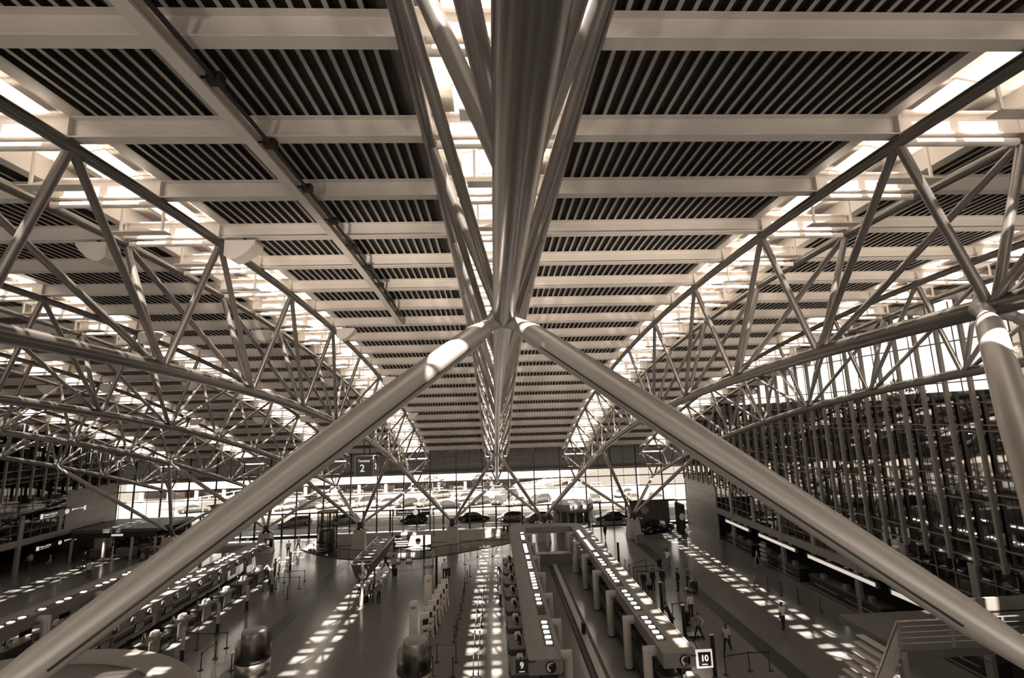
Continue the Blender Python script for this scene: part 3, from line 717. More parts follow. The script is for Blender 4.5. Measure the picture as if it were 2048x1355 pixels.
def duct(x0, x1, y, lab):
    t = thing('air_duct', lab, 'duct', (x0, y, 0), 0, 'angled air ducts of the check-in islands')
    d = x1-x0; r = .235
    # mitred elbow: both legs end on the same diagonal
    n = 18; ring = lambda f: [f(2*math.pi*i/n) for i in range(n)]
    s = 1 if d > 0 else -1
    A = ring(lambda a: (0, r*math.cos(a), 2.62+r*math.sin(a)))
    B = ring(lambda a: (d+s*r*math.sin(a), r*math.cos(a), 2.62+r*math.sin(a)))
    Cc = ring(lambda a: (d+s*r*math.sin(a), r*math.cos(a), .0))
    m = MB().add(A+B+Cc, [(k*n+i, k*n+(i+1) % n, (k+1)*n+(i+1) % n, (k+1)*n+i) for k in range(2) for i in range(n)], 0, True)
    m.obj('elbow', 'duct_grey', t); MB().lathe([(.3, 0), (.3, .05), (.26, .07)], c=(d, 0, 0), n=18).obj('foot_ring', 'dark_metal', t)
# furniture prototypes
def desk_mesh():
    L = []
    L.append(('body', MB().box(-.45, .45, -.95, .95, .0, .95).mesh('body', 'panel_dark')))
    L.append(('counter_top', MB().box(-.52, .52, -1.0, 1.0, .95, 1.0).mesh('counter_top', 'canopy_grey')))
    m = MB(); m.prism([(.47, .12), (.56, .18), (.60, 1.12), (.52, 1.12)], 'y', -.95, .1); L.append(('front_panel', m.mesh('front_panel', 'panel_grey')))
    m = MB(); m.prism([(.47, .1), (.54, .1), (.58, .8), (.5, .8)], 'y', .2, .92); L.append(('side_panel', m.mesh('side_panel', 'black_gloss')))
    return L
DESK = desk_mesh()
MONM = [('screen', MB().box(-.04, .02, -.24, .24, .16, .50).mesh('screen', 'screen')), ('housing', MB().box(-.09, -.04, -.22, .22, .18, .48).mesh('housing', 'paper')), ('stand', MB().box(-.07, -.03, -.04, .04, .0, .18).box(-.13, .07, -.12, .12, 0, .02).mesh('stand', 'dark_metal'))]
BELTM = [('bed', MB().box(-.75, .75, -.3, .3, .0, .32).mesh('bed', 'dark_metal')), ('belt', MB().box(-.74, .74, -.24, .24, .32, .34).mesh('belt', 'belt_rubber')), ('side_guard', MB().box(-.78, .78, -.34, -.30, .05, .55).box(-.78, .78, .30, .34, .05, .55).mesh('side_guard', 'brushed'))]
PRNM = [('case', MB().box(-.2, .2, -.22, .22, 0, .2).prism([(-.2, .2), (.2, .2), (.12, .3), (-.16, .3)], 'y', -.22, .22).mesh('case', 'paper')), ('slot', MB().box(.19, .21, -.15, .15, .08, .12).mesh('slot', 'black'))]
CHM = [('seat', MB().lathe([(.22, .44), (.25, .47), (.22, .53)], n=12).mesh('seat', 'cloth_black')), ('backrest', MB().box(-.22, -.16, -.2, .2, .62, 1.05).mesh('backrest', 'cloth_black')), ('pedestal', MB().lathe([(.25, .0), (.22, .05), (.03, .08), (.03, .44)], n=10).mesh('pedestal', 'dark_metal'))]
OVM = [('panel', MB().box(-.03, .03, -.42, .42, -.26, .26).mesh('panel', 'black_gloss')), ('rod', MB().tube([(0, -.3, .26), (0, -.3, .5)], .015, 6).tube([(0, .3, .26), (0, .3, .5)], .015, 6).mesh('rod', 'dark_metal')), ('display', MB().box(.03, .035, -.36, .36, -.2, .2).mesh('display', 'panel_grey'))]
def place(parts, name, lab, cat, loc, rz, group):
    t = thing(name, lab, cat, loc, rz, group)
    for nm, me in parts: link(nm, me, t)
    return t
WORD = {7: 'seven', 8: 'eight', 9: 'nine', 10: 'ten'}
def island(cx, rows, full):
    for s, rn in ((-1, rows[0]), (1, rows[1])):
        rw = WORD[rn]
        x0, x1 = (cx-4.1, cx-2.5) if s < 0 else (cx+2.5, cx+4.1)
        outer = cx+s*4.1; end = 53.9 if full else 51.4
        canopy(x0, x1, -s, 'long grey canopy with recessed white lamps over check-in row %s' % rw, end, 1 if rn == 8 else -1 if rn == 9 else 0)
        for j, y in enumerate(DUCTY):
            if y < end: duct(cx+s*2.52, cx+s*2.05, y, 'grey angled duct on the inner side of check-in row %s, %s from the camera' % (rw, ORD[j]))
        rz = 0 if s > 0 else math.pi
        for j in range(9):
            y = 26.6+2.9*j
            if y > end-.5: continue
            xx = outer+s*.3; o = ORD[j]+' from the camera'
            place(DESK, 'check_in_desk', 'grey check-in desk of row %s, %s' % (rw, o), 'desk', (xx, y, 0), rz, 'check-in desks')
            place(MONM, 'monitor', 'monitor on the check-in desk of row %s, %s' % (rw, o), 'monitor', (xx-s*.1, y-.45, 1.0), rz+.4, 'check-in monitors')
            place(BELTM, 'baggage_belt', 'short baggage belt beside the desk of row %s, %s' % (rw, o), 'conveyor', (xx-s*.35, y+1.45, 0), rz, 'baggage belts at the desks')
            place(PRNM, 'label_printer', 'white label printer on the check-in desk of row %s, %s' % (rw, o), 'printer', (xx-s*.05, y+.45, 1.0), rz, 'label printers')
            place(CHM, 'office_chair', 'dark office chair behind the desk of row %s, %s' % (rw, o), 'chair', (xx-s*1.1, y-.1, 0), rz, 'desk chairs')
            place(OVM, 'display_screen', 'display hanging under the canopy of row %s, %s' % (rw, o), 'screen', (outer-s*.5, y, 1.82), rz, 'hanging displays')
    # collector belt of the island
    t = thing('collector_conveyor', 'long raised baggage conveyor along the middle of check-in rows %s and %s' % (WORD[rows[0]], WORD[rows[1]]), 'conveyor', (cx+.15, 22, 0))
    MB().box(-.5, -.2, 0, 28.5, 0, .14).box(.2, .5, 0, 28.5, 0, .14).obj('side_channel', 'belt_rubber', t)
    MB().box(-.2, .2, 0, 28.5, .0, .30).obj('cover', 'plank', t)
    if full:
        MB().box(-.12, .12, 12.6, 12.9, .3, .95).obj('post', 'black', t)
    for s in (-1, 1):
        t = thing('baggage_line', 'low dark baggage line behind the desks of row %s' % WORD[rows[0 if s < 0 else 1]], 'conveyor', (cx+s*2.75, 25.6, 0))
        MB().box(-.35, .35, 0, 26, .1, .4).obj('belt', 'belt_rubber', t); MB().box(-.42, -.35, 0, 26, .1, .58).box(.35, .42, 0, 26, .1, .58).obj('side_guard', 'dark_metal', t)
    if full:
        # arched cross canopy closing the far end
        t = thing('end_canopy', 'arched grey canopy joining rows nine and ten at their far end', 'canopy', (cx, 53.9, 0))
        pts = [(4.1*math.cos(math.pi-math.pi*i/24)*1.0, .9+1.5*math.sin(math.pi*i/24)) for i in range(25)]
        pts = [(-4.1, 0)]+pts+[(4.1, 0), (2.5, 0)]+[(2.5*math.cos(math.pi*i/12), .25+.35*math.sin(math.pi*i/12)) for i in range(13)]+[(-2.5, 0)]
        MB().prism(pts, 'z', 2.32, 3.0).obj('bulkhead', 'canopy_grey', t)
        for x in (-1.0, 0, 1.0): MB().tube([(x*2.0, .6, 0), (x*2.0, .6, 2.32)], .14 if x else .18, 14).obj('column', 'duct_grey', t)
        t = thing('back_counter', 'long pale counter under the arched end canopy of rows nine and ten', 'counter', (cx, 51.6, 0))
        MB().box(-2.0, 2.0, -.4, .4, 0, 1.05).obj('body', 'panel_grey', t); MB().box(-2.05, 2.05, -.5, .45, 1.05, 1.1).obj('counter_top', 'duct_grey', t)
        t = thing('barrier_bar', 'thin white barrier bar across the near end between rows nine and ten', 'barrier', (cx, 25.6, 0))
        MB().tube([(-1.8, 0, 1.5), (1.85, 0, 1.5)], .03, 8).obj('bar', 'white_paint', t)
        for x in (-1.8, 1.85): MB().tube([(x, 0, 0), (x, 0, 1.5)], .03, 8).obj('post', 'dark_metal', t)
    else:
        t = thing('end_canopy', 'grey canopy joining rows seven and eight at their far end', 'canopy', (cx, 51.4, 0))
        MB().box(-4.1, 4.1, 0, 1.0, 2.32, 3.0).obj('bulkhead', 'canopy_grey', t)
        for x in (-2.2, 0, 2.2): MB().tube([(x, .5, 0), (x, .5, 2.32)], .16, 14).obj('column', 'duct_grey', t)
island(5.3, (9, 10), True)
island(-27.5, (7, 8), False)
sign_box('9', .84, 25.4, 2.82, .62, .62, 'black row sign 9 hanging at the near end of row 9')
o = sign_box('10', 9.74, 25.3, 2.78, .62, .62, 'black and white framed row sign 10 hanging at the near end of row 10')
MB().box(-.40, .40, -.04, .04, -.40, .40).obj('frame', 'sign_white', o)
sign_box('9', .79, 54.6, 2.95, .62, .62, 'small black sign with figure nine at the far end of row nine', glow='sign_white'); sign_box('10', 9.55, 54.6, 2.9, .66, .62, 'small black sign with figure ten at the far end of row ten')
sign_box('8', -23.2, 52, 3.0, .85, .85, 'black row sign 8 at the far end of row 8')
# ================================================================ signs, lift, doors, shops
t = thing('terminal_sign', 'hanging cube sign reading Terminal 2 below the roof on the left', 'sign', (-13.2, 50.6, 10.35), math.radians(-8))
MB().box(-.95, .95, -.6, .6, -.98, .98).obj('box', 'panel_dark', t)
for a in (-.95, .95):
    for b_ in (-.6, .6): MB().box(a-.03, a+.03, b_-.03, b_+.03, -1, 1).obj('edge', 'trim_steel', t)
MB().box(-.98, .98, -.63, .63, -1.02, -.97).box(-.98, .98, -.63, .63, .97, 1.02).obj('rim', 'trim_steel', t)
MB().tube([(-.3, 0, 1), (-.3, 0, 4.3)], .05, 8).tube([(.3, 0, 1), (.3, 0, 4.3)], .05, 8).obj('hanger', 'dark_metal', t)
text('Terminal', .34, 'sign_white', t, (-.05, -.61, .52), bold=.006); text('2', 1.0, 'sign_white', t, (-.2, -.61, -.22), bold=.012)
o = text('2', .8, 'sign_white', t, (.957, 0, -.1), (math.pi/2, 0, math.pi/2), bold=.01)
def gates(x, y, z, w_, h, rz, lab, posts, right=True, size=None):
    t = thing('gates_sign', lab, 'sign', (x, y, z), rz)
    if not posts:
        for s_ in (-1, 1): MB().box(s_*w_*.35-.04, s_*w_*.35+.04, .05, .95, h*.2, h*.35).obj('bracket', 'dark_metal', t)
    MB().box(-w_/2, w_/2, -.08, .08, -h/2, h/2).obj('panel', 'sign_black', t)
    s = size or h*.42
    MB().box(-w_/2+.1, -w_/2+.42, -.095, -.08, -h*.4, h*.4).obj('arrow_field', 'sign_white', t)
    text('Gates A,B,C,D', s, 'sign_white', t, (-w_/2+.55, -.09, h*.12), align='LEFT', bold=.006)
    MB().box(-w_/2+.55, -w_/2+.55+s*5.2, -.09, -.08, -h*.33, -h*.27).obj('small_print', 'sign_white', t)
    if right:
        MB().lathe([(h*.42, -.02), (h*.42, .02)], n=24, M=Matrix.Translation((w_*.06, -.09, 0)) @ Matrix.Rotation(math.pi/2, 4, 'X')).obj('clock_face', 'sign_white', t)
        MB().box(w_*.06-.015, w_*.06+.015, -.125, -.11, -.02, h*.3).box(w_*.06-.02, w_*.06+h*.22, -.125, -.11, -.015, .015).obj('clock_hands', 'black', t)
        MB().box(w_*.17, w_*.17+h*.3, -.095, -.08, -.03, h*.3).obj('pictogram', 'sign_white', t)
        text('Bahnhof  Airport', s*.8, 'sign_white', t, (w_*.17+h*.42, -.09, h*.12), align='LEFT', bold=.004)
        MB().box(w_/2-.38, w_/2-.08, -.095, -.08, -h*.4, h*.4).obj('arrow_field', 'sign_white', t)
    if posts:
        for s_ in (-1, 1): MB().box(s_*(w_/2+.06)-.05, s_*(w_/2+.06)+.05, -.05, .05, -z, h/2+.1).obj('post', 'dark_metal', t)
    return t
gates(-11.0, 66.3-.3, 3.0, 5.2, .8, 0, 'black Gates A,B,C,D sign with clock on two posts before the glass front', True)
gates(-49.0, 58.6, 5.7, 6.0, .62, math.radians(90), 'black Gates A,B,C,D sign, upper of two on the left wall', False)
gates(-49.0, 58.2, 2.45, 5.2, .5, math.radians(90), 'black Gates A,B,C,D sign over the dark passage on the left', False)
# poster on the sunken wall
t = thing('poster', 'large lit poster with a person lying down on the sunken wall', 'poster', (-11.2, 66.64, -.95))
MB().box(-2.48, 2.48, -.02, .02, -1.0, 1.0).obj('board', 'poster_dark', t)
MB().add([(-.2, -.025, .95), (2.4, -.025, .95), (2.4, -.025, -.2), (1.6, -.025, -.35), (-.6, -.025, -.35)], [(0, 4, 3, 2, 1)]).obj('pale_field', 'poster_white', t)
MB().add([(-1.0, -.03, -.75), (-.2, -.03, -.45), (.6, -.03, -.3), (1.3, -.03, -.5), (2.4, -.03, -.6), (2.3, -.03, -.8), (.8, -.03, -.95)], [tuple(range(6, -1, -1))]).obj('figure_body', 'poster_white', t)
MB().ball((.75, -.03, .15), .3, 0, 14, 9, (1, .05, 1.15)).obj('figure_head', 'paper', t); MB().ball((.75, -.035, .34), .33, 0, 14, 9, (1.05, .05, .75)).obj('figure_hair', 'poster_dark', t)
text('Do not', .30, 'poster_white', t, (-2.3, -.03, .62), align='LEFT', bold=.006)
for i, (a, b_) in enumerate(((-2.3, -.55), (-2.1, -.45), (-2.2, -.7))): MB().box(a, b_, -.03, -.02, .18-.26*i, .32-.26*i).obj('text_line', 'poster_white', t)
# glass lift in the opening
t = thing('glass_lift', 'round glass and steel lift tower standing in the sunken opening', 'lift', (-20.2, 60.6, -2.65))
for i in range(10):
    a = 2*math.pi*i/10; MB().tube([(1.15*math.cos(a), 1.15*math.sin(a), 0), (1.15*math.cos(a), 1.15*math.sin(a), 7.1)], .05, 8).obj('post', 'dark_metal', t)
n = 30; ring = [(1.12*math.cos(2*math.pi*i/n), 1.12*math.sin(2*math.pi*i/n)) for i in range(n)]
MB().add([(a, b_, 0) for a, b_ in ring]+[(a, b_, 7) for a, b_ in ring], [(i, (i+1) % n, n+(i+1) % n, n+i) for i in range(n)], 0, True).obj('glazing', 'hall_glass', t)
for z in (2.6, 3.7, 5.6, 7.05): MB().lathe([(1.1, -.05), (1.2, -.05), (1.2, .05), (1.1, .05)], c=(0, 0, z), n=30).obj('ring_beam', 'dark_metal', t)
MB().lathe([(.9, 0), (.95, .2), (.95, 2.1), (.9, 2.3)], c=(0, 0, 2.75), n=20).obj('cabin', 'brushed', t); MB().tube([(0, .8, 0), (0, .8, 7)], .12, 10).obj('ram', 'chrome', t)
# escalator going down, bright balustrade
for j, x in enumerate((-22.4,)):
    t = thing('escalator', 'escalator descending into the sunken opening beside the glass lift', 'escalator', (x, 62.8, 0))
    MB().prism([(-1.5, 0), (1.2, 0), (5.2, -2.6), (5.2, -3), (.9, -.45), (-1.5, -.45)], 'x', -.45, .45).obj('truss_body', 'dark_metal', t) if False else None
    m = MB()
    for q in range(12): m.box(-.38, .38, -1.2+q*.34, -.86+q*.34, -.3-q*.21, -.02-q*.21)
    m.obj('steps', 'brushed', t)
    for s in (-1, 1):
        MB().tube([(s*.42, -1.6, .3), (s*.42, -1.3, .95), (s*.42, -.6, .98), (s*.42, 3.0, -1.4)], .05, 8).obj('handrail', 'chrome', t)
# revolving door drum in the glass front
t = thing('revolving_door', 'big glass revolving door drum in the glass front', 'door', (10.0, 66.6, 0))
for i in range(16):
    a = 2*math.pi*i/16; MB().tube([(2.6*math.cos(a), 2.6*math.sin(a), 0), (2.6*math.cos(a), 2.6*math.sin(a), 2.6)], .05, 6).obj('post', 'brushed', t)
MB().lathe([(2.5, 2.6), (2.75, 2.6), (2.75, 3.45), (2.5, 3.45)], n=40).obj('drum_head', 'panel_grey', t)
n = 40; ring = [(2.58*math.cos(2*math.pi*i/n), 2.58*math.sin(2*math.pi*i/n)) for i in range(n)]
MB().add([(a, b_, 0) for a, b_ in ring]+[(a, b_, 2.6) for a, b_ in ring], [(i, (i+1) % n, n+(i+1) % n, n+i) for i in range(n)], 0, True).obj('glazing', 'rail_glass', t)
MB().box(-2.4, 2.4, -.04, .04, .1, 2.5).box(-.04, .04, -2.4, 2.4, .1, 2.5).obj('leaf', 'dark_metal', t)
# show car and its stand
car('sedan', 'car_black', (19.9, 63.0, .1), math.radians(200), 'glossy black show car on a low stand by the right wall inside the hall', 'show car')
t = thing('show_platform', 'low dark platform carrying the show car', 'platform', (19.4, 64.6, 0)); MB().box(-1.8, 3.8, -4.2, 2.2, 0, .1).obj('deck', 'panel_dark', t)
t = thing('display_wall', 'dark exhibition wall with tall panels and flat roof behind the show car', 'display', (19.4, 64.6, 0))
MB().box(3.2, 3.6, -3.6, -1.4, .1, 3.6).obj('tall_panel', 'black', t)
MB().box(-1.7, 3.6, 1.9, 2.1, .1, 3.7).obj('back_panel', 'panel_dark', t); MB().box(-1.8, 3.8, -.2, 2.1, 3.6, 3.75).obj('roof_panel', 'black_gloss', t)
MB().lathe([(.55, 0), (.55, .03)], n=24, M=Matrix.Translation((.3, 1.88, 2.1)) @ Matrix.Rotation(math.pi/2, 4, 'X')).obj('round_emblem', 'duct_grey', t)
MB().ball((3.2, -3.66, 2.2), .35, 0, 12, 8, (1, .1, 1.2)).obj('picture', 'paper', t)
# pavilion shop on the left
t = thing('shop_pavilion', 'glazed shop pavilion with flat roof at the far left', 'shop', (-43.8, 60.4, 0))
MB().box(-5.2, 4.3, -.3, 6.5, 3.0, 3.35).obj('roof', 'panel_dark', t); MB().box(-5.2, 4.3, -.42, -.3, 2.45, 3.0).obj('fascia', 'black', t)
for x in (-5.1, -1.5, 1.6, 4.2): MB().box(x-.1, x+.1, -.4, -.2, 0, 2.5).obj('post', 'duct_grey', t)
MB().box(-5, 4.2, 6.2, 6.4, 0, 3).obj('back_wall', 'panel_dark', t)
for a, b_ in ((-5, -1.6), (-1.4, 1.5), (1.7, 4.1)): MB().add([(a, -.3, 0), (b_, -.3, 0), (b_, -.3, 2.45), (a, -.3, 2.45)], [(0, 1, 2, 3)]).obj('pane', 'clear_glass', t)
text('Newsstand', .34, 'sign_white', t, (-.2, -.44, 2.72), bold=.004) if False else MB().box(-.7, .6, -.44, -.42, 2.62, 2.84).obj('name_field', 'sign_white', t)
MB().box(-4.4, -2.6, 2, 2.1, .9, 2.3).obj('picture_panel', 'paper', t)
for x in (-4, -1.0, 1.9):
    c = thing('shop_counter', 'pale counter inside the glazed shop pavilion, %s' % {-4: 'leftmost', -1.0: 'middle', 1.9: 'rightmost'}[x], 'counter', (-43.8+x, 62, 0), 0, 'counters in the pavilion')
    MB().box(-.2, 1.7, -.4, .4, 0, .85).obj('body', 'canopy_grey', c); MB().box(-.25, 1.75, -.45, .45, .85, .9).obj('counter_top', 'paper', c)
sr = random.Random(5); m = MB()
for i in range(150):
    x, z = sr.uniform(-4.5, 3.9), sr.choice((.5, .95, 1.4, 1.85)); m.box(x, x+sr.uniform(.05, .25), 5.7, 5.95, z, z+sr.uniform(.1, .35), sr.randrange(3))
tag(m.obj('shop_stock', ['paper', 'panel_grey', 'canopy_grey'], None, (-43.8, 60.4, 0)), 'crowded small goods on the back shelves of the shop pavilion', 'stock', None, 'stuff')
MB().box(-4.8, 4, 5.6, 6.1, .4, .45).box(-4.8, 4, 5.6, 6.1, .88, .92).box(-4.8, 4, 5.6, 6.1, 1.33, 1.37).box(-4.8, 4, 5.6, 6.1, 1.78, 1.82).obj('shelf', 'panel_grey', t)
# low display wall facing the hall left of row 7
t = thing('partition', 'low grey partition along the outer side of check-in row seven', 'wall', (-33.6, 40, 0)); MB().box(-.08, .08, 0, 10.5, 0, 1.1).obj('panel', 'panel_grey', t); MB().box(-.1, .1, 0, 10.5, 1.1, 1.14).obj('cap', 'dark_metal', t)
# counters with light strips under the right gallery
for j, (a, b_) in enumerate(((51.2, 56.5), (43.4, 49.6), (34.4, 42.0), (27.0, 33.4))):
    t = thing('service_counter', 'dark service counter with bright light strip under the right gallery, %s from the glass front' % ['first', 'second', 'third', 'fourth'][j], 'counter', (26.4, a, 0), 0, 'service counters on the right')
    ln = b_-a
    MB().box(-.5, .5, 0, ln, 0, 1.05).obj('body', 'black', t); MB().box(-.6, .5, 0, ln, 1.05, 1.1).obj('counter_top', 'panel_dark', t)
    MB().box(-.62, -.58, 0, ln, .12, .2).box(-.62, -.58, ln*.1, ln*.45, .55, .62).box(-.62, -.58, ln*.55, ln*.9, .55, .62).obj('steel_rail', 'brushed', t)
    MB().box(-.55, -.35, 0, ln, 2.35, 2.75).obj('fascia', 'panel_dark', t); MB().box(-.58, -.55, .2, ln-.2, 2.42, 2.68).obj('light_strip', 'sign_white', t)
    for q in range(4): MB().tube([(-.45, ln*(q+.5)/4, 2.75), (-.45, ln*(q+.5)/4, 2.9), (-.75, ln*(q+.5)/4, 2.95)], .03, 6).obj('lamp_arm', 'paper', t)
    for q in range(3): MB().box(-.3, .0, ln*(q+.4)/3, ln*(q+.4)/3+.4, 1.1, 1.45).obj('terminal', 'panel_grey', t)
t = thing('a_frame_sign', 'pale folding A-frame sign on the floor by the right wall', 'sign', (24.9, 48.4, 0), .5)
for s in (-1, 1): MB().tube([(s*.42, 0, 0), (0, 0, 1.35)], .03, 6).obj('leg', 'paper', t)
MB().prism([(-.32, .15), (.32, .15), (.0, 1.15)], 'y', -.01, .01).obj('board', 'black', t)
t = thing('leaflet_rack', 'tall leaflet rack with pale shelves against the right wall', 'rack', (25.3, 47.6, 0))
MB().box(-.05, .05, -.4, .4, 0, 2.3).obj('back', 'panel_dark', t)
for z in (.7, 1.1, 1.5, 1.9): MB().box(-.28, -.05, -.4, .4, z, z+.2).obj('shelf', 'duct_grey', t)
t = thing('waste_bin', 'box-shaped bin standing beside the pier by the show car', 'bin', (16.4, 58.4, 0)); MB().box(-.45, .45, -.3, .3, 0, 1.0).obj('body', 'panel_grey', t); MB().box(-.5, .5, -.34, .34, 1.0, 1.06).obj('lid', 'duct_grey', t)
# ventilation columns
for p, lab in (((-13.5, 28.9), 'brushed steel ventilation column with dark glass collar, left of two'), ((-4.5, 26.8), 'brushed steel ventilation column with dark glass collar, right of two')):
    t = thing('ventilation_column', lab, 'column', (p[0], p[1], 0), 0, 'ventilation columns')
    MB().lathe([(.48, 0), (.48, 1.6)], n=32).obj('lower_tube', 'brushed', t); MB().lathe([(.88, 1.55), (.88, 2.25)], n=40).obj('drum', 'brushed', t)
    MB().lathe([(.9, 2.25), (.9, 2.33)], n=40).obj('ring', 'black', t)
    n = 40; vs_ = []
    for z0 in (0, 1):
        for i in range(n):
            a = 2*math.pi*i/n; vs_.append((.88*math.cos(a), .88*math.sin(a), 2.33 if z0 == 0 else 3.12+.12*math.sin(a)))
    MB().add(vs_, [(i, (i+1) % n, n+(i+1) % n, n+i) for i in range(n)], 0, True).obj('glass_collar', 'hall_glass', t)
    MB().lathe([(.62, 2.33), (.62, 3.6), (.60, 3.63)], n=32).obj('inner_tube', 'brushed', t); MB().lathe([(.6, 3.63), (.59, 3.65)], n=32).obj('cap', 'panel_grey', t)
    MB().box(-2.2, 2.0, -.6, .6, 0, .42).obj('bench', 'black', t)
# self service kiosks in a row and two totems
KM = []
m = MB(); m.prism([(-.16, .55), (.16, .55), (.12, 1.75), (.02, 1.95), (-.10, 1.95)], 'y', -.3, .3); KM.append(('body', m.mesh('body', 'white_paint')))
m = MB()
for s in (-1, 1): m.prism([(-.16, .55), (.0, .55), (-.22, 0), (-.34, 0)], 'y', s*.26-.04, s*.26+.04); m.prism([(.0, .55), (.16, .55), (.34, 0), (.22, 0)], 'y', s*.26-.04, s*.26+.04)
KM.append(('leg', m.mesh('leg', 'white_paint')))
KM.append(('screen', MB().box(-.175, -.155, -.2, .2, 1.25, 1.6).mesh('screen', 'screen'))); KM.append(('shelf', MB().box(-.36, -.14, -.26, .26, 1.02, 1.07).mesh('shelf', 'duct_grey'))); KM.append(('ticket_slot', MB().box(-.17, -.15, -.15, .15, .82, .9).mesh('ticket_slot', 'black')))
for i in range(7):
    q = i/6; place(KM, 'check_in_kiosk', 'pale self-service kiosk on splayed legs, %s from the camera in the row of seven' % ORD[i], 'kiosk', (-5.15+.62*q, 35.0+6.8*q, 0), 2.0, 'self-service kiosks')
for i, (x, y) in enumerate(((-5.95, 35.3), (-5.7, 40.8))):
    t = thing('totem_sign', 'tall white round-topped totem with a dark winged mark, %s of two beside the kiosks' % ('nearer' if i == 0 else 'farther'), 'sign', (x, y, 0), 0, 'totems')
    pr_ = [(-.28, 0), (.28, 0), (.28, 2.5)]+[(.28*math.cos(a), 2.5+.12*math.sin(a)) for a in [math.pi*k/8 for k in range(9)]]+[(-.28, 2.5)]
    MB().prism(pr_, 'y', -.06, .06).obj('panel', 'white_paint', t); MB().box(-.3, .3, -.09, .09, 0, .18).obj('base', 'black', t)
    MB().tube([(-.17, -.065, 2.28), (-.08, -.065, 2.1), (.02, -.065, 2.25), (.06, -.065, 2.12), (.19, -.065, 2.38)], [.015, .035, .02, .035, .012], 6).obj('mark', 'black', t)
# V shaped gantry over the queue
t = thing('queue_gantry', 'V-shaped dark lattice gantry on a pale pole in the middle of the floor', 'gantry', (-11.1, 41.9, 0))
MB().box(-.09, .09, -.09, .09, 0, 3.5).obj('pole', 'duct_grey', t); MB().box(-.55, -.43, 6.0, 6.12, 0, 2.4).obj('pole', 'dark_metal', t)
for s in (-1, 1):
    m = MB(); m.add([(s*.15, -.6, 2.0), (s*.8, -.6, 3.55), (s*.8, 8.5, 3.55), (s*.15, 8.5, 2.0)], [(0, 1, 2, 3)]); m.add([(s*.19, -.6, 2.0), (s*.84, -.6, 3.55), (s*.84, 8.5, 3.55), (s*.19, 8.5, 2.0)], [(3, 2, 1, 0)]); m.obj('side_board', 'panel_dark', t)
    MB().tube([(s*.82, -.6, 3.55), (s*.82, 8.5, 3.55)], .05, 6).obj('edge_tube', 'duct_grey', t)
for q in range(10): MB().box(-.8, .8, -.5+q, -.4+q, 3.42, 3.48).obj('rung', 'duct_grey', t)
# row of folded trolleys beyond the gantry
for i, (px, py) in enumerate(((764, 1127), (779, 1125), (795, 1124), (818, 1123))):
    p = G(px, py, 0); t = thing('luggage_trolley', 'steel luggage trolley near the poster, %s from the left' % ['first', 'second', 'third', 'fourth'][i], 'trolley', p, .3, 'luggage trolleys')
    MB().tube([(-.3, 0, .15), (-.3, -.45, 1.05), (.3, -.45, 1.05), (.3, 0, .15)], .03, 8).obj('handle', 'chrome', t); MB().box(-.3, .3, -.35, .6, .12, .17).obj('platform', 'brushed', t)
    MB().tube([(-.28, .55, .15), (0, .2, 1.2), (.28, .55, .15)], .025, 6).obj('basket_frame', 'chrome', t)
    for x in (-.27, .27): MB().lathe([(.08, -.03), (.08, .03)], n=10, M=Matrix.Translation((x, -.3, .08)) @ Matrix.Rotation(math.pi/2, 4, 'Y')).obj('wheel', 'tyre', t)
# ---- queue posts with belts
POSTM = [('base', MB().lathe([(.17, 0), (.17, .02), (.05, .05)], n=16).mesh('base', 'dark_metal')), ('pole', MB().lathe([(.03, .04), (.03, .95)], n=10).mesh('pole', 'dark_metal')), ('head', MB().lathe([(.045, .9), (.05, .92), (.05, 1.0), (.03, 1.02)], n=12).mesh('head', 'black'))]
npost = [0]
def posts(pts, where, belt='cloth_mid', gaps=()):
    P = [G(*p, 0) if len(p) == 2 else Vector(p) for p in pts]
    for i, p in enumerate(P):
        t = place(POSTM, 'queue_post', 'queue belt post, %s in the %s' % (['first', 'second', 'third', 'fourth', 'fifth', 'sixth', 'seventh', 'eighth', 'ninth', 'tenth'][i], where), 'post', p, 0, 'queue belt posts')
        if i+1 < len(P) and i not in gaps:
            d = P[i+1]-p; n = Vector((-d.y, d.x, 0)).normalized()*.004
            MB().add([(-n.x, -n.y, .93), (d.x-n.x, d.y-n.y, .93), (d.x-n.x, d.y-n.y, .98), (-n.x, -n.y, .98), (n.x, n.y, .93), (d.x+n.x, d.y+n.y, .93), (d.x+n.x, d.y+n.y, .98), (n.x, n.y, .98)], [(0, 1, 2, 3), (4, 7, 6, 5), (0, 4, 5, 1), (3, 2, 6, 7)]).obj('belt', belt, t)
z2 = lambda L: [(780+.1513*a, 1150+.1513*b_) for a, b_ in L]
posts(z2([(525, 955), (595, 770), (630, 658), (675, 470), (700, 343), (740, 225), (770, 90)]), 'line right beside the kiosks, from the camera', 'paper')
posts(z2([(850, 880), (875, 800), (895, 710), (930, 570), (945, 455), (968, 350), (980, 258), (990, 195), (1022, 95)]), 'middle line between kiosks and row nine', 'cloth_mid')
posts(z2([(565, 1325), (620, 1145), (873, 1145), (832, 1335)]), 'loop behind the right ventilation column', 'cloth_mid')
posts(z2([(1170, 1345), (1190, 955), (1212, 672), (1222, 555), (1238, 330), (1245, 215)]), 'sunlit line beside row nine', 'paper')
posts(z2([(1105, 1345), (1125, 950), (1150, 650), (1165, 480)]), 'sunlit line one left of row nine', 'paper')
posts([(568, 1164), (609, 1162)], 'pair behind row eight ends, upper of two rails'); posts([(552, 1177), (598, 1176)], 'pair behind row eight ends, lower of two rails')
posts([(574, 1197), (525, 1182)], 'pair standing singly on the open floor left', gaps=(0,))
z3 = lambda L: [(360+.1292*a, 1180+.1292*b_) for a, b_ in L]
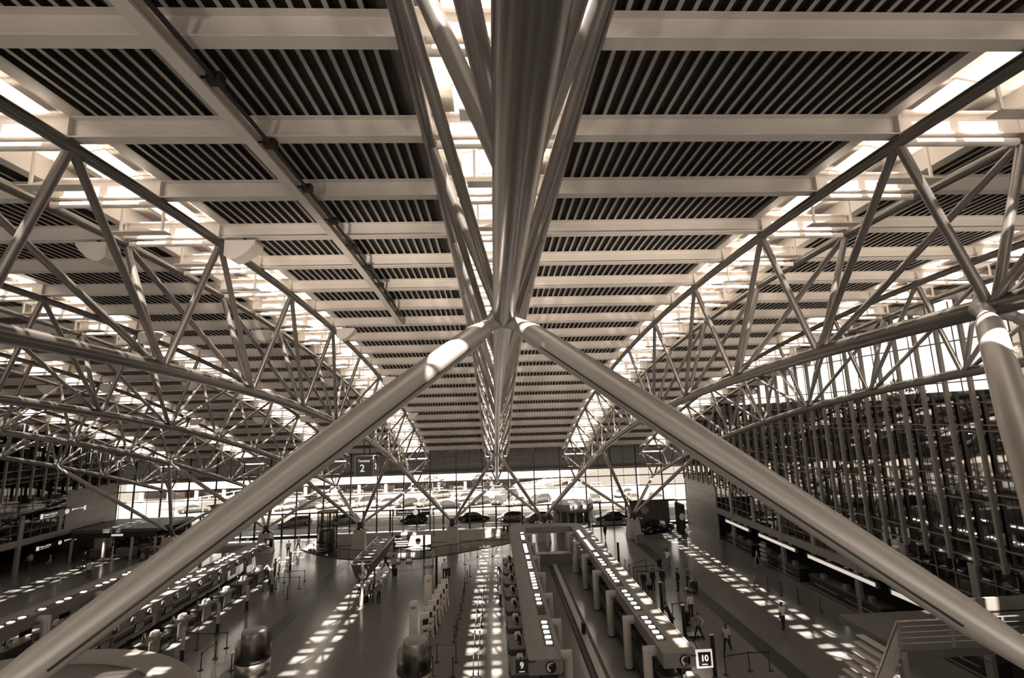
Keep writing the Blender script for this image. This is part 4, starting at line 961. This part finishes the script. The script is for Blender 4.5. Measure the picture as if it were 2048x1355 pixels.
posts(z3([(50, 870), (260, 918), (720, 893)]), 'dark line in front of row eight', 'black'); posts(z3([(720, 893), (550, 1050), (320, 1235)]), 'slanting dark line at the bottom left', 'black', ()) if False else None
posts(z3([(545, 1060), (318, 1238)]), 'slanting dark pair at the bottom left', 'black'); posts(z3([(960, 1060), (790, 1245)]), 'slanting dark pair beside the left ventilation column', 'black')
z4 = lambda L: [(1200+.1181*a, 1040+.1181*b_) for a, b_ in L]
posts(z4([(430, 850), (500, 950), (790, 845)]), 'upper loop outside row ten', 'black'); posts(z4([(575, 985), (925, 950)]), 'middle pair outside row ten', 'black'); posts(z4([(640, 1060), (1035, 1060)]), 'lower pair outside row ten', 'black')
posts([(955, 1113), (985, 1112), (940, 1152), (930, 1128)], 'scattered far group left of row nine', 'cloth_mid', (1,))
posts([(1346, 1236), (1384, 1230)], 'row behind the luggage at row ten', 'black')
posts([(1452, 1349), (1500, 1341), (1540, 1340)], 'row at the bottom by the lower right stairs', 'black')
posts([(1510, 1172), (1536, 1180), (1563, 1190), (1598, 1206), (1642, 1222)], 'line of chrome-like posts along the right wall', 'cloth_mid', (0, 1, 2, 3))
def ipost(px, py, h, lab, dark):
    t = thing('info_post', lab, 'post', G(px, py, 0), 0, 'tall information posts')
    MB().box(-.11, .11, -.03, .03, .1, .75 if not dark else h).obj('lower_panel', 'black', t)
    if not dark: MB().box(-.11, .11, -.035, .035, .75, h).obj('upper_panel', 'duct_grey', t)
    else: MB().box(-.12, .12, -.04, .04, h, h+.04).obj('cap', 'chrome', t)
    MB().lathe([(.2, 0), (.2, .02), (.06, .06)], n=14).obj('foot', 'dark_metal', t)
for px, py, h, lab, d in ((434, 1269, 2.1, 'tall pale and black information post in front of row eight, second from the camera', 0), (493, 1221, 1.9, 'tall pale and black information post in front of row eight, third from the camera', 0), (543, 1186, 1.9, 'tall pale and black information post in front of row eight, fourth from the camera', 0), (363, 1325, 2.1, 'tall pale and black information post in front of row eight, nearest the camera', 0),
    (580, 1143, 1.9, 'tall information post near the far end of row eight', 0), (873, 1172, 2.6, 'tall black post at the far end of the kiosk row', 1), (848, 1117, 2.4, 'tall black post in front of the poster', 1), (1325, 1228, 2.2, 'tall black post outside row ten, farthest of three', 1), (1371, 1283, 2.2, 'tall black post outside row ten, middle of three', 1), (1431, 1356, 2.2, 'tall black post outside row ten, nearest of three', 1), (1238, 1127, 2.0, 'tall black post outside row ten near its far end', 1)):
    ipost(px, py, h, lab, d)
# curved white handle stand at the bottom left
t = thing('stand_frame', 'white bent tube stand at the bottom left beside the ventilation column', 'stand', G(425, 1375, 0))
MB().tube([(-.12, 0, 0), (-.12, 0, 1.0), (.2, .5, 1.35), (.5, 1.0, 1.4)], .035, 8).obj('tube', 'white_paint', t); MB().tube([(.12, 0, 0), (.12, 0, 1.0), (.44, .5, 1.35), (.62, .9, 1.4)], .035, 8).obj('tube', 'white_paint', t); MB().ball((.56, .95, 1.4), .2, 0, 12, 8, (1, 1.3, .5)).obj('head', 'white_paint', t)
# ring shaped canopy below the gallery
t = thing('ring_canopy', 'pale ring-shaped canopy curving through the bottom left corner', 'canopy', (-14.49, 12.57, 6.0))
MB().lathe([(5.5, .0), (5.5, .95), (5.55, 1.0), (6.39, 1.0), (6.45, .95), (6.45, .0)], n=96).obj('rim', 'canopy_grey', t); MB().lathe([(5.49, .0), (5.49, .93)], n=96).obj('inner_wall', 'panel_dark', t)
MB().lathe([(5.5, .25), (5.45, .27)], n=72).obj('inner_disc', 'panel_dark', t)
for i in range(26):
    a = 2*math.pi*i/26; MB().lathe([(.22, .27), (.05, .75)], c=(5.0*math.cos(a), 5.0*math.sin(a), 0), n=12).obj('cone_lamp', 'panel_grey', t)
for i in range(6):
    a = 2*math.pi*i/6; MB().tube([(5.8*math.cos(a), 5.8*math.sin(a), -6), (5.8*math.cos(a), 5.8*math.sin(a), 0)], .12, 10).obj('column', 'dark_metal', t)
# stair and landing at the lower right
t = thing('staircase', 'steel staircase with slatted rail going down at the lower right', 'stairs', (15.9, 20.5, 4.95))
MB().box(0, 10, -.1, 3.6, -.3, 0).obj('landing', 'panel_dark', t)
for x in (0, 2.2, 4.4, 6.6, 8.8): MB().box(x-.05, x+.05, -.05, .05, 0, 1.05).obj('baluster_post', 'panel_grey', t)
for z in (.22, .43, .64, .85): MB().tube([(0, 0, z), (10, 0, z)], .018, 6).obj('rail', 'brushed', t)
MB().tube([(0, 0, 1.05), (10, 0, 1.05)], .04, 10).obj('handrail', 'brushed', t); MB().tube([(0, 0, 1.05), (-4.6, -2.9, -1.6)], .05, 10).obj('handrail', 'brushed', t)
m = MB()
for q in range(15):
    x, y, z = -.3-q*.29, -.1-q*.19, -.17*q-.17; m.box(x-.18, x+.18, y-.1, y+2.0, z-.04, z)
m.obj('treads', 'duct_grey', t)
for q in range(6): MB().tube([(-.1, -.05, .85-.18*q), (-4.4, -2.8, -1.7-.18*q)], .045, 6).obj('slat', 'duct_grey', t)
MB().box(-.12, .12, -.12, .12, -4.95, 0).obj('column', 'panel_grey', t); MB().box(9, 9.3, 3, 3.3, -4.95, 0).obj('column', 'panel_grey', t)
# pale gallery parapet behind the landing
t = thing('low_parapet', 'pale parapet band behind the lower right strut', 'parapet', (21.0, 22.4, 5.0)); MB().box(0, 4.8, 0, .15, .0, 1.0).obj('panel', 'panel_grey', t); MB().box(0, 4.8, -.02, .17, .42, .48).obj('seam', 'black', t)
# lights and stock behind the gallery glass
lr = random.Random(11)
CLM = [('housing', MB().box(-.07, .07, -.07, .07, 0, .05).mesh('housing', 'dark_metal')), ('bulb', MB().box(-.055, .055, -.055, .055, -.03, 0).mesh('bulb', 'lamp'))]
for X, sg, nm in ((25.9, 1, 'right'), (-49.9, -1, 'left')):
    for z in (5.9, 9.35, 13.0, 2.88):
        for j in range(12 if z > 3 else 8):
            place(CLM, 'ceiling_lamp', 'small bright ceiling lamp behind the glass of the %s wall' % nm, 'lamp', (X+sg*lr.uniform(1.0, 5.5), 24+3.4*j*(1 if z > 3 else 1.7)+lr.uniform(-.8, .8), z), 0, 'ceiling lamps behind the %s wall' % nm)
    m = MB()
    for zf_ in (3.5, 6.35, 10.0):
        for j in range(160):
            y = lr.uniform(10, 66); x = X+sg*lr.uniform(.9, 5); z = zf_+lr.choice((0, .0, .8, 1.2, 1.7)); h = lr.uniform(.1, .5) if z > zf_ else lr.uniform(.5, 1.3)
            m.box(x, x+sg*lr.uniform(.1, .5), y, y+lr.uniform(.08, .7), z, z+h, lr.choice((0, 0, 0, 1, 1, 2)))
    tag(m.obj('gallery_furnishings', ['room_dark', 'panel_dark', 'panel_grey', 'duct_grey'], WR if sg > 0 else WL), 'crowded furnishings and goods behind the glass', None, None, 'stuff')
# ================================================================ people and luggage
def seg_dist(p, a, b_):
    d = b_-a; t = max(0, min(1, (p-a).dot(d)/max(d.length_squared, 1e-9))); return (p-(a+d*t)).length
def person(loc, rz, lab, top='cloth_dark', legs='cloth_black', skin='skin', hair='hair', stride=0.0, arms=(0, 0), sleeve=True, lean=0.0, h=1.75, turn=0.0, elbow=(.25, .25)):
    # local +y is the way the person faces
    J = {}; k = h/1.75
    J['pelvis'] = Vector((0, 0, .93)); J['belly'] = Vector((0, lean*.12, 1.10)); J['chest'] = Vector((0, lean*.3, 1.32)); J['neck'] = Vector((0, lean*.42, 1.47))
    J['chin'] = Vector((0, lean*.45+.015, 1.555)); J['head'] = Vector((0, lean*.47+.02, 1.64)); J['crown'] = Vector((0, lean*.48, 1.71))
    for s, n in ((-1, 'l'), (1, 'r')):
        st = stride*s
        J['sh'+n] = Vector((s*.185, lean*.36, 1.415)); a = arms[0 if s < 0 else 1]; e = elbow[0 if s < 0 else 1]
        J['el'+n] = J['sh'+n]+Vector((s*.05, math.sin(a)*.28, -math.cos(a)*.28)); a2 = a+e
        J['wr'+n] = J['el'+n]+Vector((s*.015, math.sin(a2)*.25, -math.cos(a2)*.25))
        J['hp'+n] = Vector((s*.095, 0, .90))
        J['kn'+n] = J['hp'+n]+Vector((s*.01, math.sin(st)*.42+abs(st)*.06, -math.cos(st)*.42))
        sa = st-(.55*abs(st) if st < 0 else .1*st)
        J['an'+n] = J['kn'+n]+Vector((0, math.sin(sa)*.41, -math.cos(sa)*.41))
        J['to'+n] = J['an'+n]+Vector((s*.02, .17, -.035))
    low = min(J['anl'].z, J['anr'].z); dz = .075-low
    for q in J: J[q] = Vector((J[q].x, J[q].y, J[q].z+dz))
    E = [('pelvis', 'belly'), ('belly', 'chest'), ('chest', 'neck'), ('neck', 'chin'), ('chin', 'head'), ('head', 'crown')]
    for n in 'lr': E += [('chest', 'sh'+n), ('sh'+n, 'el'+n), ('el'+n, 'wr'+n), ('pelvis', 'hp'+n), ('hp'+n, 'kn'+n), ('kn'+n, 'an'+n), ('an'+n, 'to'+n)]
    RAD = {'pelvis': (.155, .115), 'belly': (.145, .105), 'chest': (.165, .115), 'neck': (.058, .06), 'chin': (.062, .072), 'head': (.078, .095), 'crown': (.06, .07)}
    for n in 'lr': RAD.update({'sh'+n: (.07, .07), 'el'+n: (.048, .048), 'wr'+n: (.032, .03), 'hp'+n: (.095, .1), 'kn'+n: (.065, .068), 'an'+n: (.05, .055), 'to'+n: (.045, .035)})
    names = list(J); ix = {n: i for i, n in enumerate(names)}
    me = bpy.data.meshes.new('body'); me.from_pydata([tuple(J[n]*k) for n in names], [(ix[a], ix[b_]) for a, b_ in E], [])
    o = bpy.data.objects.new('tmp_body', me); C.objects.link(o)
    md = o.modifiers.new('s', 'SKIN'); md.use_smooth_shade = True
    sk = me.skin_vertices[0].data
    for n in names: sk[ix[n]].radius = (RAD[n][0]*k, RAD[n][1]*k); sk[ix[n]].use_root = n == 'pelvis'
    o.modifiers.new('u', 'SUBSURF').levels = 2
    dg = bpy.context.evaluated_depsgraph_get(); bm_ = bpy.data.meshes.new_from_object(o.evaluated_get(dg)); bpy.data.objects.remove(o)
    segs = []
    for a, b_ in E:
        if b_ in ('chin', 'head', 'crown'): m = 0
        elif a.startswith('el'): m = 1 if sleeve else 0
        elif a.startswith('an'): m = 3
        elif a.startswith(('hp', 'kn')) or b_.startswith('hp'): m = 2
        else: m = 1
        segs.append((J[a]*k, J[b_]*k, m, a[:2] in ('sh', 'el') or b_[:2] == 'sh'))
    b = MB(); vv = [Vector(v.co) for v in bm_.vertices]
    b.v = [tuple(v) for v in vv]
    for p in bm_.polygons:
        c = p.center; q_ = min(segs, key=lambda q: seg_dist(c, q[0], q[1])); m = q_[2]
        if m in (1, 2) and not q_[3]: m = 2 if c.z < (J['pelvis'].z+.015)*k else 1
        b.f.append(list(p.vertices)); b.m.append(m); b.sm.append(True)
    bpy.data.meshes.remove(bm_)
    # hands: a palm and five bent fingers, joined into the same body
    for s, n in ((-1, 'l'), (1, 'r')):
        w_ = J['wr'+n]*k; d = (J['wr'+n]-J['el'+n]).normalized(); sd = Vector((0, 1, 0)); sd = (sd-d*sd.dot(d)).normalized(); nn = d.cross(sd)*(1 if s < 0 else -1)
        b.tube([w_-d*.02, w_+d*.03, w_+d*.085], [.03, .038, .034], 8, 0)
        for f, ln in enumerate((.062, .075, .078, .07)):
            o0 = w_+d*.08+sd*(.032-.021*f); b.tube([o0, o0+d*ln*.5+nn*.006, o0+d*ln*.85+nn*.03], [.009, .0085, .006], 6, 0)
        o0 = w_+d*.02+sd*.035; b.tube([o0, o0+d*.03+sd*.025, o0+d*.062+sd*.03+nn*.008], [.012, .011, .007], 6, 0)
    # face
    hd = (J['head']*k); fy = hd.y+.088*k
    b.tube([(0, fy-.01, hd.z+.02), (0, fy+.022, hd.z-.018), (0, fy, hd.z-.026)], [.008, .014, .010], 6, 0)
    for s in (-1, 1):
        b.ball((s*.033, fy-.012, hd.z+.012), .012, 4, 8, 6); b.ball((s*.078*k, hd.y-.005, hd.z-.005), .028, 0, 8, 6, (.4, .7, 1.1))
    b.tube([(-.025, fy-.012, hd.z-.055), (0, fy-.003, hd.z-.056), (.025, fy-.012, hd.z-.055)], .006, 6, 5)
    t = thing('person', lab, 'person', (loc[0], loc[1], loc[2] if len(loc) > 2 else 0), rz, 'people in the hall')
    b.obj('body', [skin, top, legs, 'cloth_black', 'black', 'skin_dark'], t)
    hb = MB(); hb.ball((0, hd.y-.034, hd.z+.048), .098*k, 0, 14, 10, (.9, .98, .84)); hb.obj('hair', hair, t)
    return t
def suitcase(loc, rz, lab, h=.62, m='cloth_black'):
    t = thing('suitcase', lab, 'suitcase', (loc[0], loc[1], 0), rz, 'wheeled suitcases')
    b = MB().box(-.21, .21, -.13, .13, .08, h).box(-.19, .19, -.15, .15, .1, h-.03); b.obj('shell', m, t)
    MB().tube([(-.12, -.1, h), (-.12, -.14, h+.4), (.12, -.14, h+.4), (.12, -.1, h)], .012, 6).obj('pull_handle', 'dark_metal', t)
    for x in (-.17, .17): MB().lathe([(.05, -.02), (.05, .02)], n=10, M=Matrix.Translation((x, -.08, .05)) @ Matrix.Rotation(math.pi/2, 4, 'Y')).obj('wheel', 'tyre', t)
    return t
def P(px, py): v = G(px, py, 0); return (v.x, v.y)
pi = math.pi
person(P(743, 1205), pi, 'person in dark jacket and white shirt standing mid-floor facing the camera', 'cloth_black', 'cloth_dark', arms=(.1, .1))
jk = [o for o in bpy.data.objects if o.get('label', '').startswith('person in dark jacket and white')][0]
MB().prism([(-.075, 1.46), (.075, 1.46), (.05, 1.02), (-.05, 1.02)], 'y', .10, .135).obj('shirt_front', 'cloth_white', jk)
person(P(757, 1206), pi+.7, 'person in pale top carrying a dark shoulder bag beside the jacketed one', 'cloth_mid', 'cloth_black', arms=(.5, .2), elbow=(.9, .3))
person(P(722, 1213), pi-.4, 'person in black top and white trousers behind the pale gantry pole', 'cloth_black', 'cloth_white', arms=(-.2, .3))
person(P(771, 1141), -.9, 'person in dark clothes striding under the gantry towards the trolleys', 'cloth_black', 'cloth_black', stride=.5, arms=(.5, -.5))
person(P(787, 1148), .3, 'person in pale top with a big dark suitcase near the poster', 'cloth_light', 'cloth_black', arms=(.1, -.2))
person(P(866, 1129), pi/2, 'person in pale top pushing a trolley near the tall black post', 'cloth_light', 'cloth_light', arms=(.8, .8), elbow=(.4, .4))
person(P(889, 1158), .1, 'person in white shirt seen from behind beside the queue line', 'cloth_white', 'cloth_black', arms=(.1, .1), h=1.8)
person(P(596, 1102), -.2, 'person in white shirt and dark trousers walking left of the glass lift', 'cloth_white', 'cloth_black', stride=.35, arms=(.3, -.3))
person(P(576, 1113), .3, 'person in dark clothes standing by the tall post left of the lift', 'cloth_black', 'cloth_black')
person(P(540, 1160), pi/2+.3, 'person in pale shirt bending over luggage at the end of row eight', 'cloth_light', 'cloth_dark', lean=.9, arms=(.6, .6))
person(P(549, 1155), pi/2, 'person in dark top standing at the desk at the end of row eight', 'cloth_dark', 'cloth_black', arms=(.4, .3))
person(P(558, 1146), pi/2+.2, 'tall person in patterned pale top at the end of row eight', 'cloth_light', 'cloth_dark', arms=(.5, .2), h=1.82)
person(P(1211, 1077), .2, 'person in dark clothes walking on the bright floor by the glass front', 'cloth_black', 'cloth_dark', stride=.35, arms=(-.3, .3))
person(P(1336, 1134), -.5, 'person in white T-shirt walking away and pulling a dark case', 'cloth_white', 'cloth_mid', stride=.4, arms=(.7, -.3), sleeve=False, skin='skin_dark')
person(P(1307, 1180), pi+.4, 'person in dark clothes waiting beside a low dark case outside row ten', 'cloth_black', 'cloth_black')
person(P(1327, 1178), -.6, 'person in dark coat with an upright suitcase outside row ten', 'cloth_black', 'cloth_dark')
person(P(1357, 1182), pi/2, 'person in dark clothes in profile, hands behind, outside row ten', 'cloth_black', 'cloth_black', arms=(-.4, -.4), elbow=(.6, .6), h=1.82)
person(P(1378, 1174), pi-.6, 'person in grey top leaning on a loaded trolley outside row ten', 'cloth_mid', 'cloth_black', lean=.4, arms=(.7, .7))
person(P(1289, 1186), -.8, 'person in dark jacket at the queue rail outside row ten', 'cloth_black', 'cloth_dark')
person(P(1376, 1083), pi, 'person in white shirt standing alone beside the display stand', 'cloth_white', 'cloth_dark', arms=(.5, .5), elbow=(1.2, 1.2))
person(P(1568, 1259), .1, 'person in white shirt walking away through the sun patches at the right', 'cloth_white', 'cloth_black', stride=.12, arms=(-.2, .3), sleeve=False, skin='skin_dark')
person(P(1456, 1305), pi-.7, 'person in pale T-shirt striding towards the bottom right', 'cloth_light', 'cloth_black', stride=.45, arms=(.2, -.5), sleeve=False, skin='skin_dark')
person(P(1399, 1281), pi/2+.2, 'person in grey top pushing a trolley outside row ten', 'cloth_mid', 'cloth_black', stride=.35, arms=(.7, .7), elbow=(.5, .5))
person(P(1383, 1232), pi, 'person in white top standing behind the queue row at row ten', 'cloth_white', 'cloth_black', h=1.6)
person(P(1344, 1262), .6, 'person in dark clothes bending over bags beside the near end of row ten', 'cloth_black', 'cloth_black', lean=.9, arms=(.9, .9))
for px, py, rz, tp, lab in ((58, 1138, 1.2, 'cloth_light', 'person in pale shirt in the dark passage on the left'), (98, 1142, 2.2, 'cloth_mid', 'person with bundled load in the dark passage, right of the pale shirt'), (146, 1120, 1.0, 'cloth_dark', 'person in dark clothes deep in the left passage'), (168, 1136, 2.6, 'cloth_black', 'person in black by the trolleys in front of the left passage'), (176, 1158, .5, 'cloth_light', 'person in pale top beside the low partition on the left'), (300, 1127, .4, 'cloth_dark', 'person in pale trousers in front of the shop pavilion'), (283, 1132, .8, 'cloth_mid', 'short person before the shop pavilion')):
    person(P(px, py), rz, lab, tp, 'cloth_light' if 'trousers' in lab else 'cloth_dark', arms=(.3, .1), stride=.15, h=1.5 if 'short' in lab else 1.75)
for px, py, tp, lab in ((997, 1182, 'cloth_dark', 'person in dark top at a desk of row nine, farther of two'), (1001, 1212, 'cloth_white', 'person in white top at a desk of row nine, nearer of two'), (998, 1165, 'cloth_black', 'person in black with a bag beside row nine')):
    person(P(px, py), -pi/2+.3, lab, tp, 'cloth_dark', arms=(.4, .2))
v = G(322, 1034, 0); person((v.x, 71.5, -.02), -1.2, 'person walking on the pavement outside the glass front on the far left', 'cloth_black', 'cloth_black', stride=.4, arms=(.3, -.3))
for px, py, rz, lab, h, m in ((731, 1206, .6, 'dark case standing in front of the jacketed person', .6, 'cloth_black'), (790, 1153, .1, 'big dark suitcase near the poster', .78, 'cloth_black'), (1319, 1133, .9, 'dark rounded case pulled by the person in the white T-shirt', .7, 'cloth_black'), (1300, 1179, 0, 'low dark case beside the waiting person outside row ten', .4, 'cloth_black'), (1325, 1181, .2, 'grey upright suitcase outside row ten', .66, 'cloth_mid'), (1390, 1180, .4, 'dark suitcase on the floor beside the loaded trolley', .7, 'cloth_black'), (1374, 1253, .3, 'tall dark case behind the tall black post outside row ten', .95, 'cloth_black'), (541, 1170, .4, 'dark travel bag on the floor at the end of row eight', .5, 'cloth_black'), (896, 1152, .2, 'dark case beside the person in white shirt in the queue', .75, 'cloth_black')):
    suitcase(P(px, py), rz, lab, h, m)
for i, (px, py, rz) in enumerate(((1392, 1272, pi/2), (859, 1131, pi/2), (1381, 1183, .3))):
    p = P(px, py); t = thing('luggage_trolley', ['luggage trolley pushed by the person in grey outside row ten', 'luggage trolley pushed towards the tall black post', 'loaded luggage trolley leant on outside row ten'][i], 'trolley', (p[0], p[1], 0), rz, 'luggage trolleys')
    MB().tube([(-.3, 0, .15), (-.3, -.45, 1.05), (.3, -.45, 1.05), (.3, 0, .15)], .03, 8).obj('handle', 'chrome', t); MB().box(-.3, .3, -.35, .6, .12, .17).obj('platform', 'brushed', t)
    for x in (-.27, .27): MB().lathe([(.08, -.03), (.08, .03)], n=10, M=Matrix.Translation((x, -.3, .08)) @ Matrix.Rotation(math.pi/2, 4, 'Y')).obj('wheel', 'tyre', t)
bpy.context.view_layer.update()
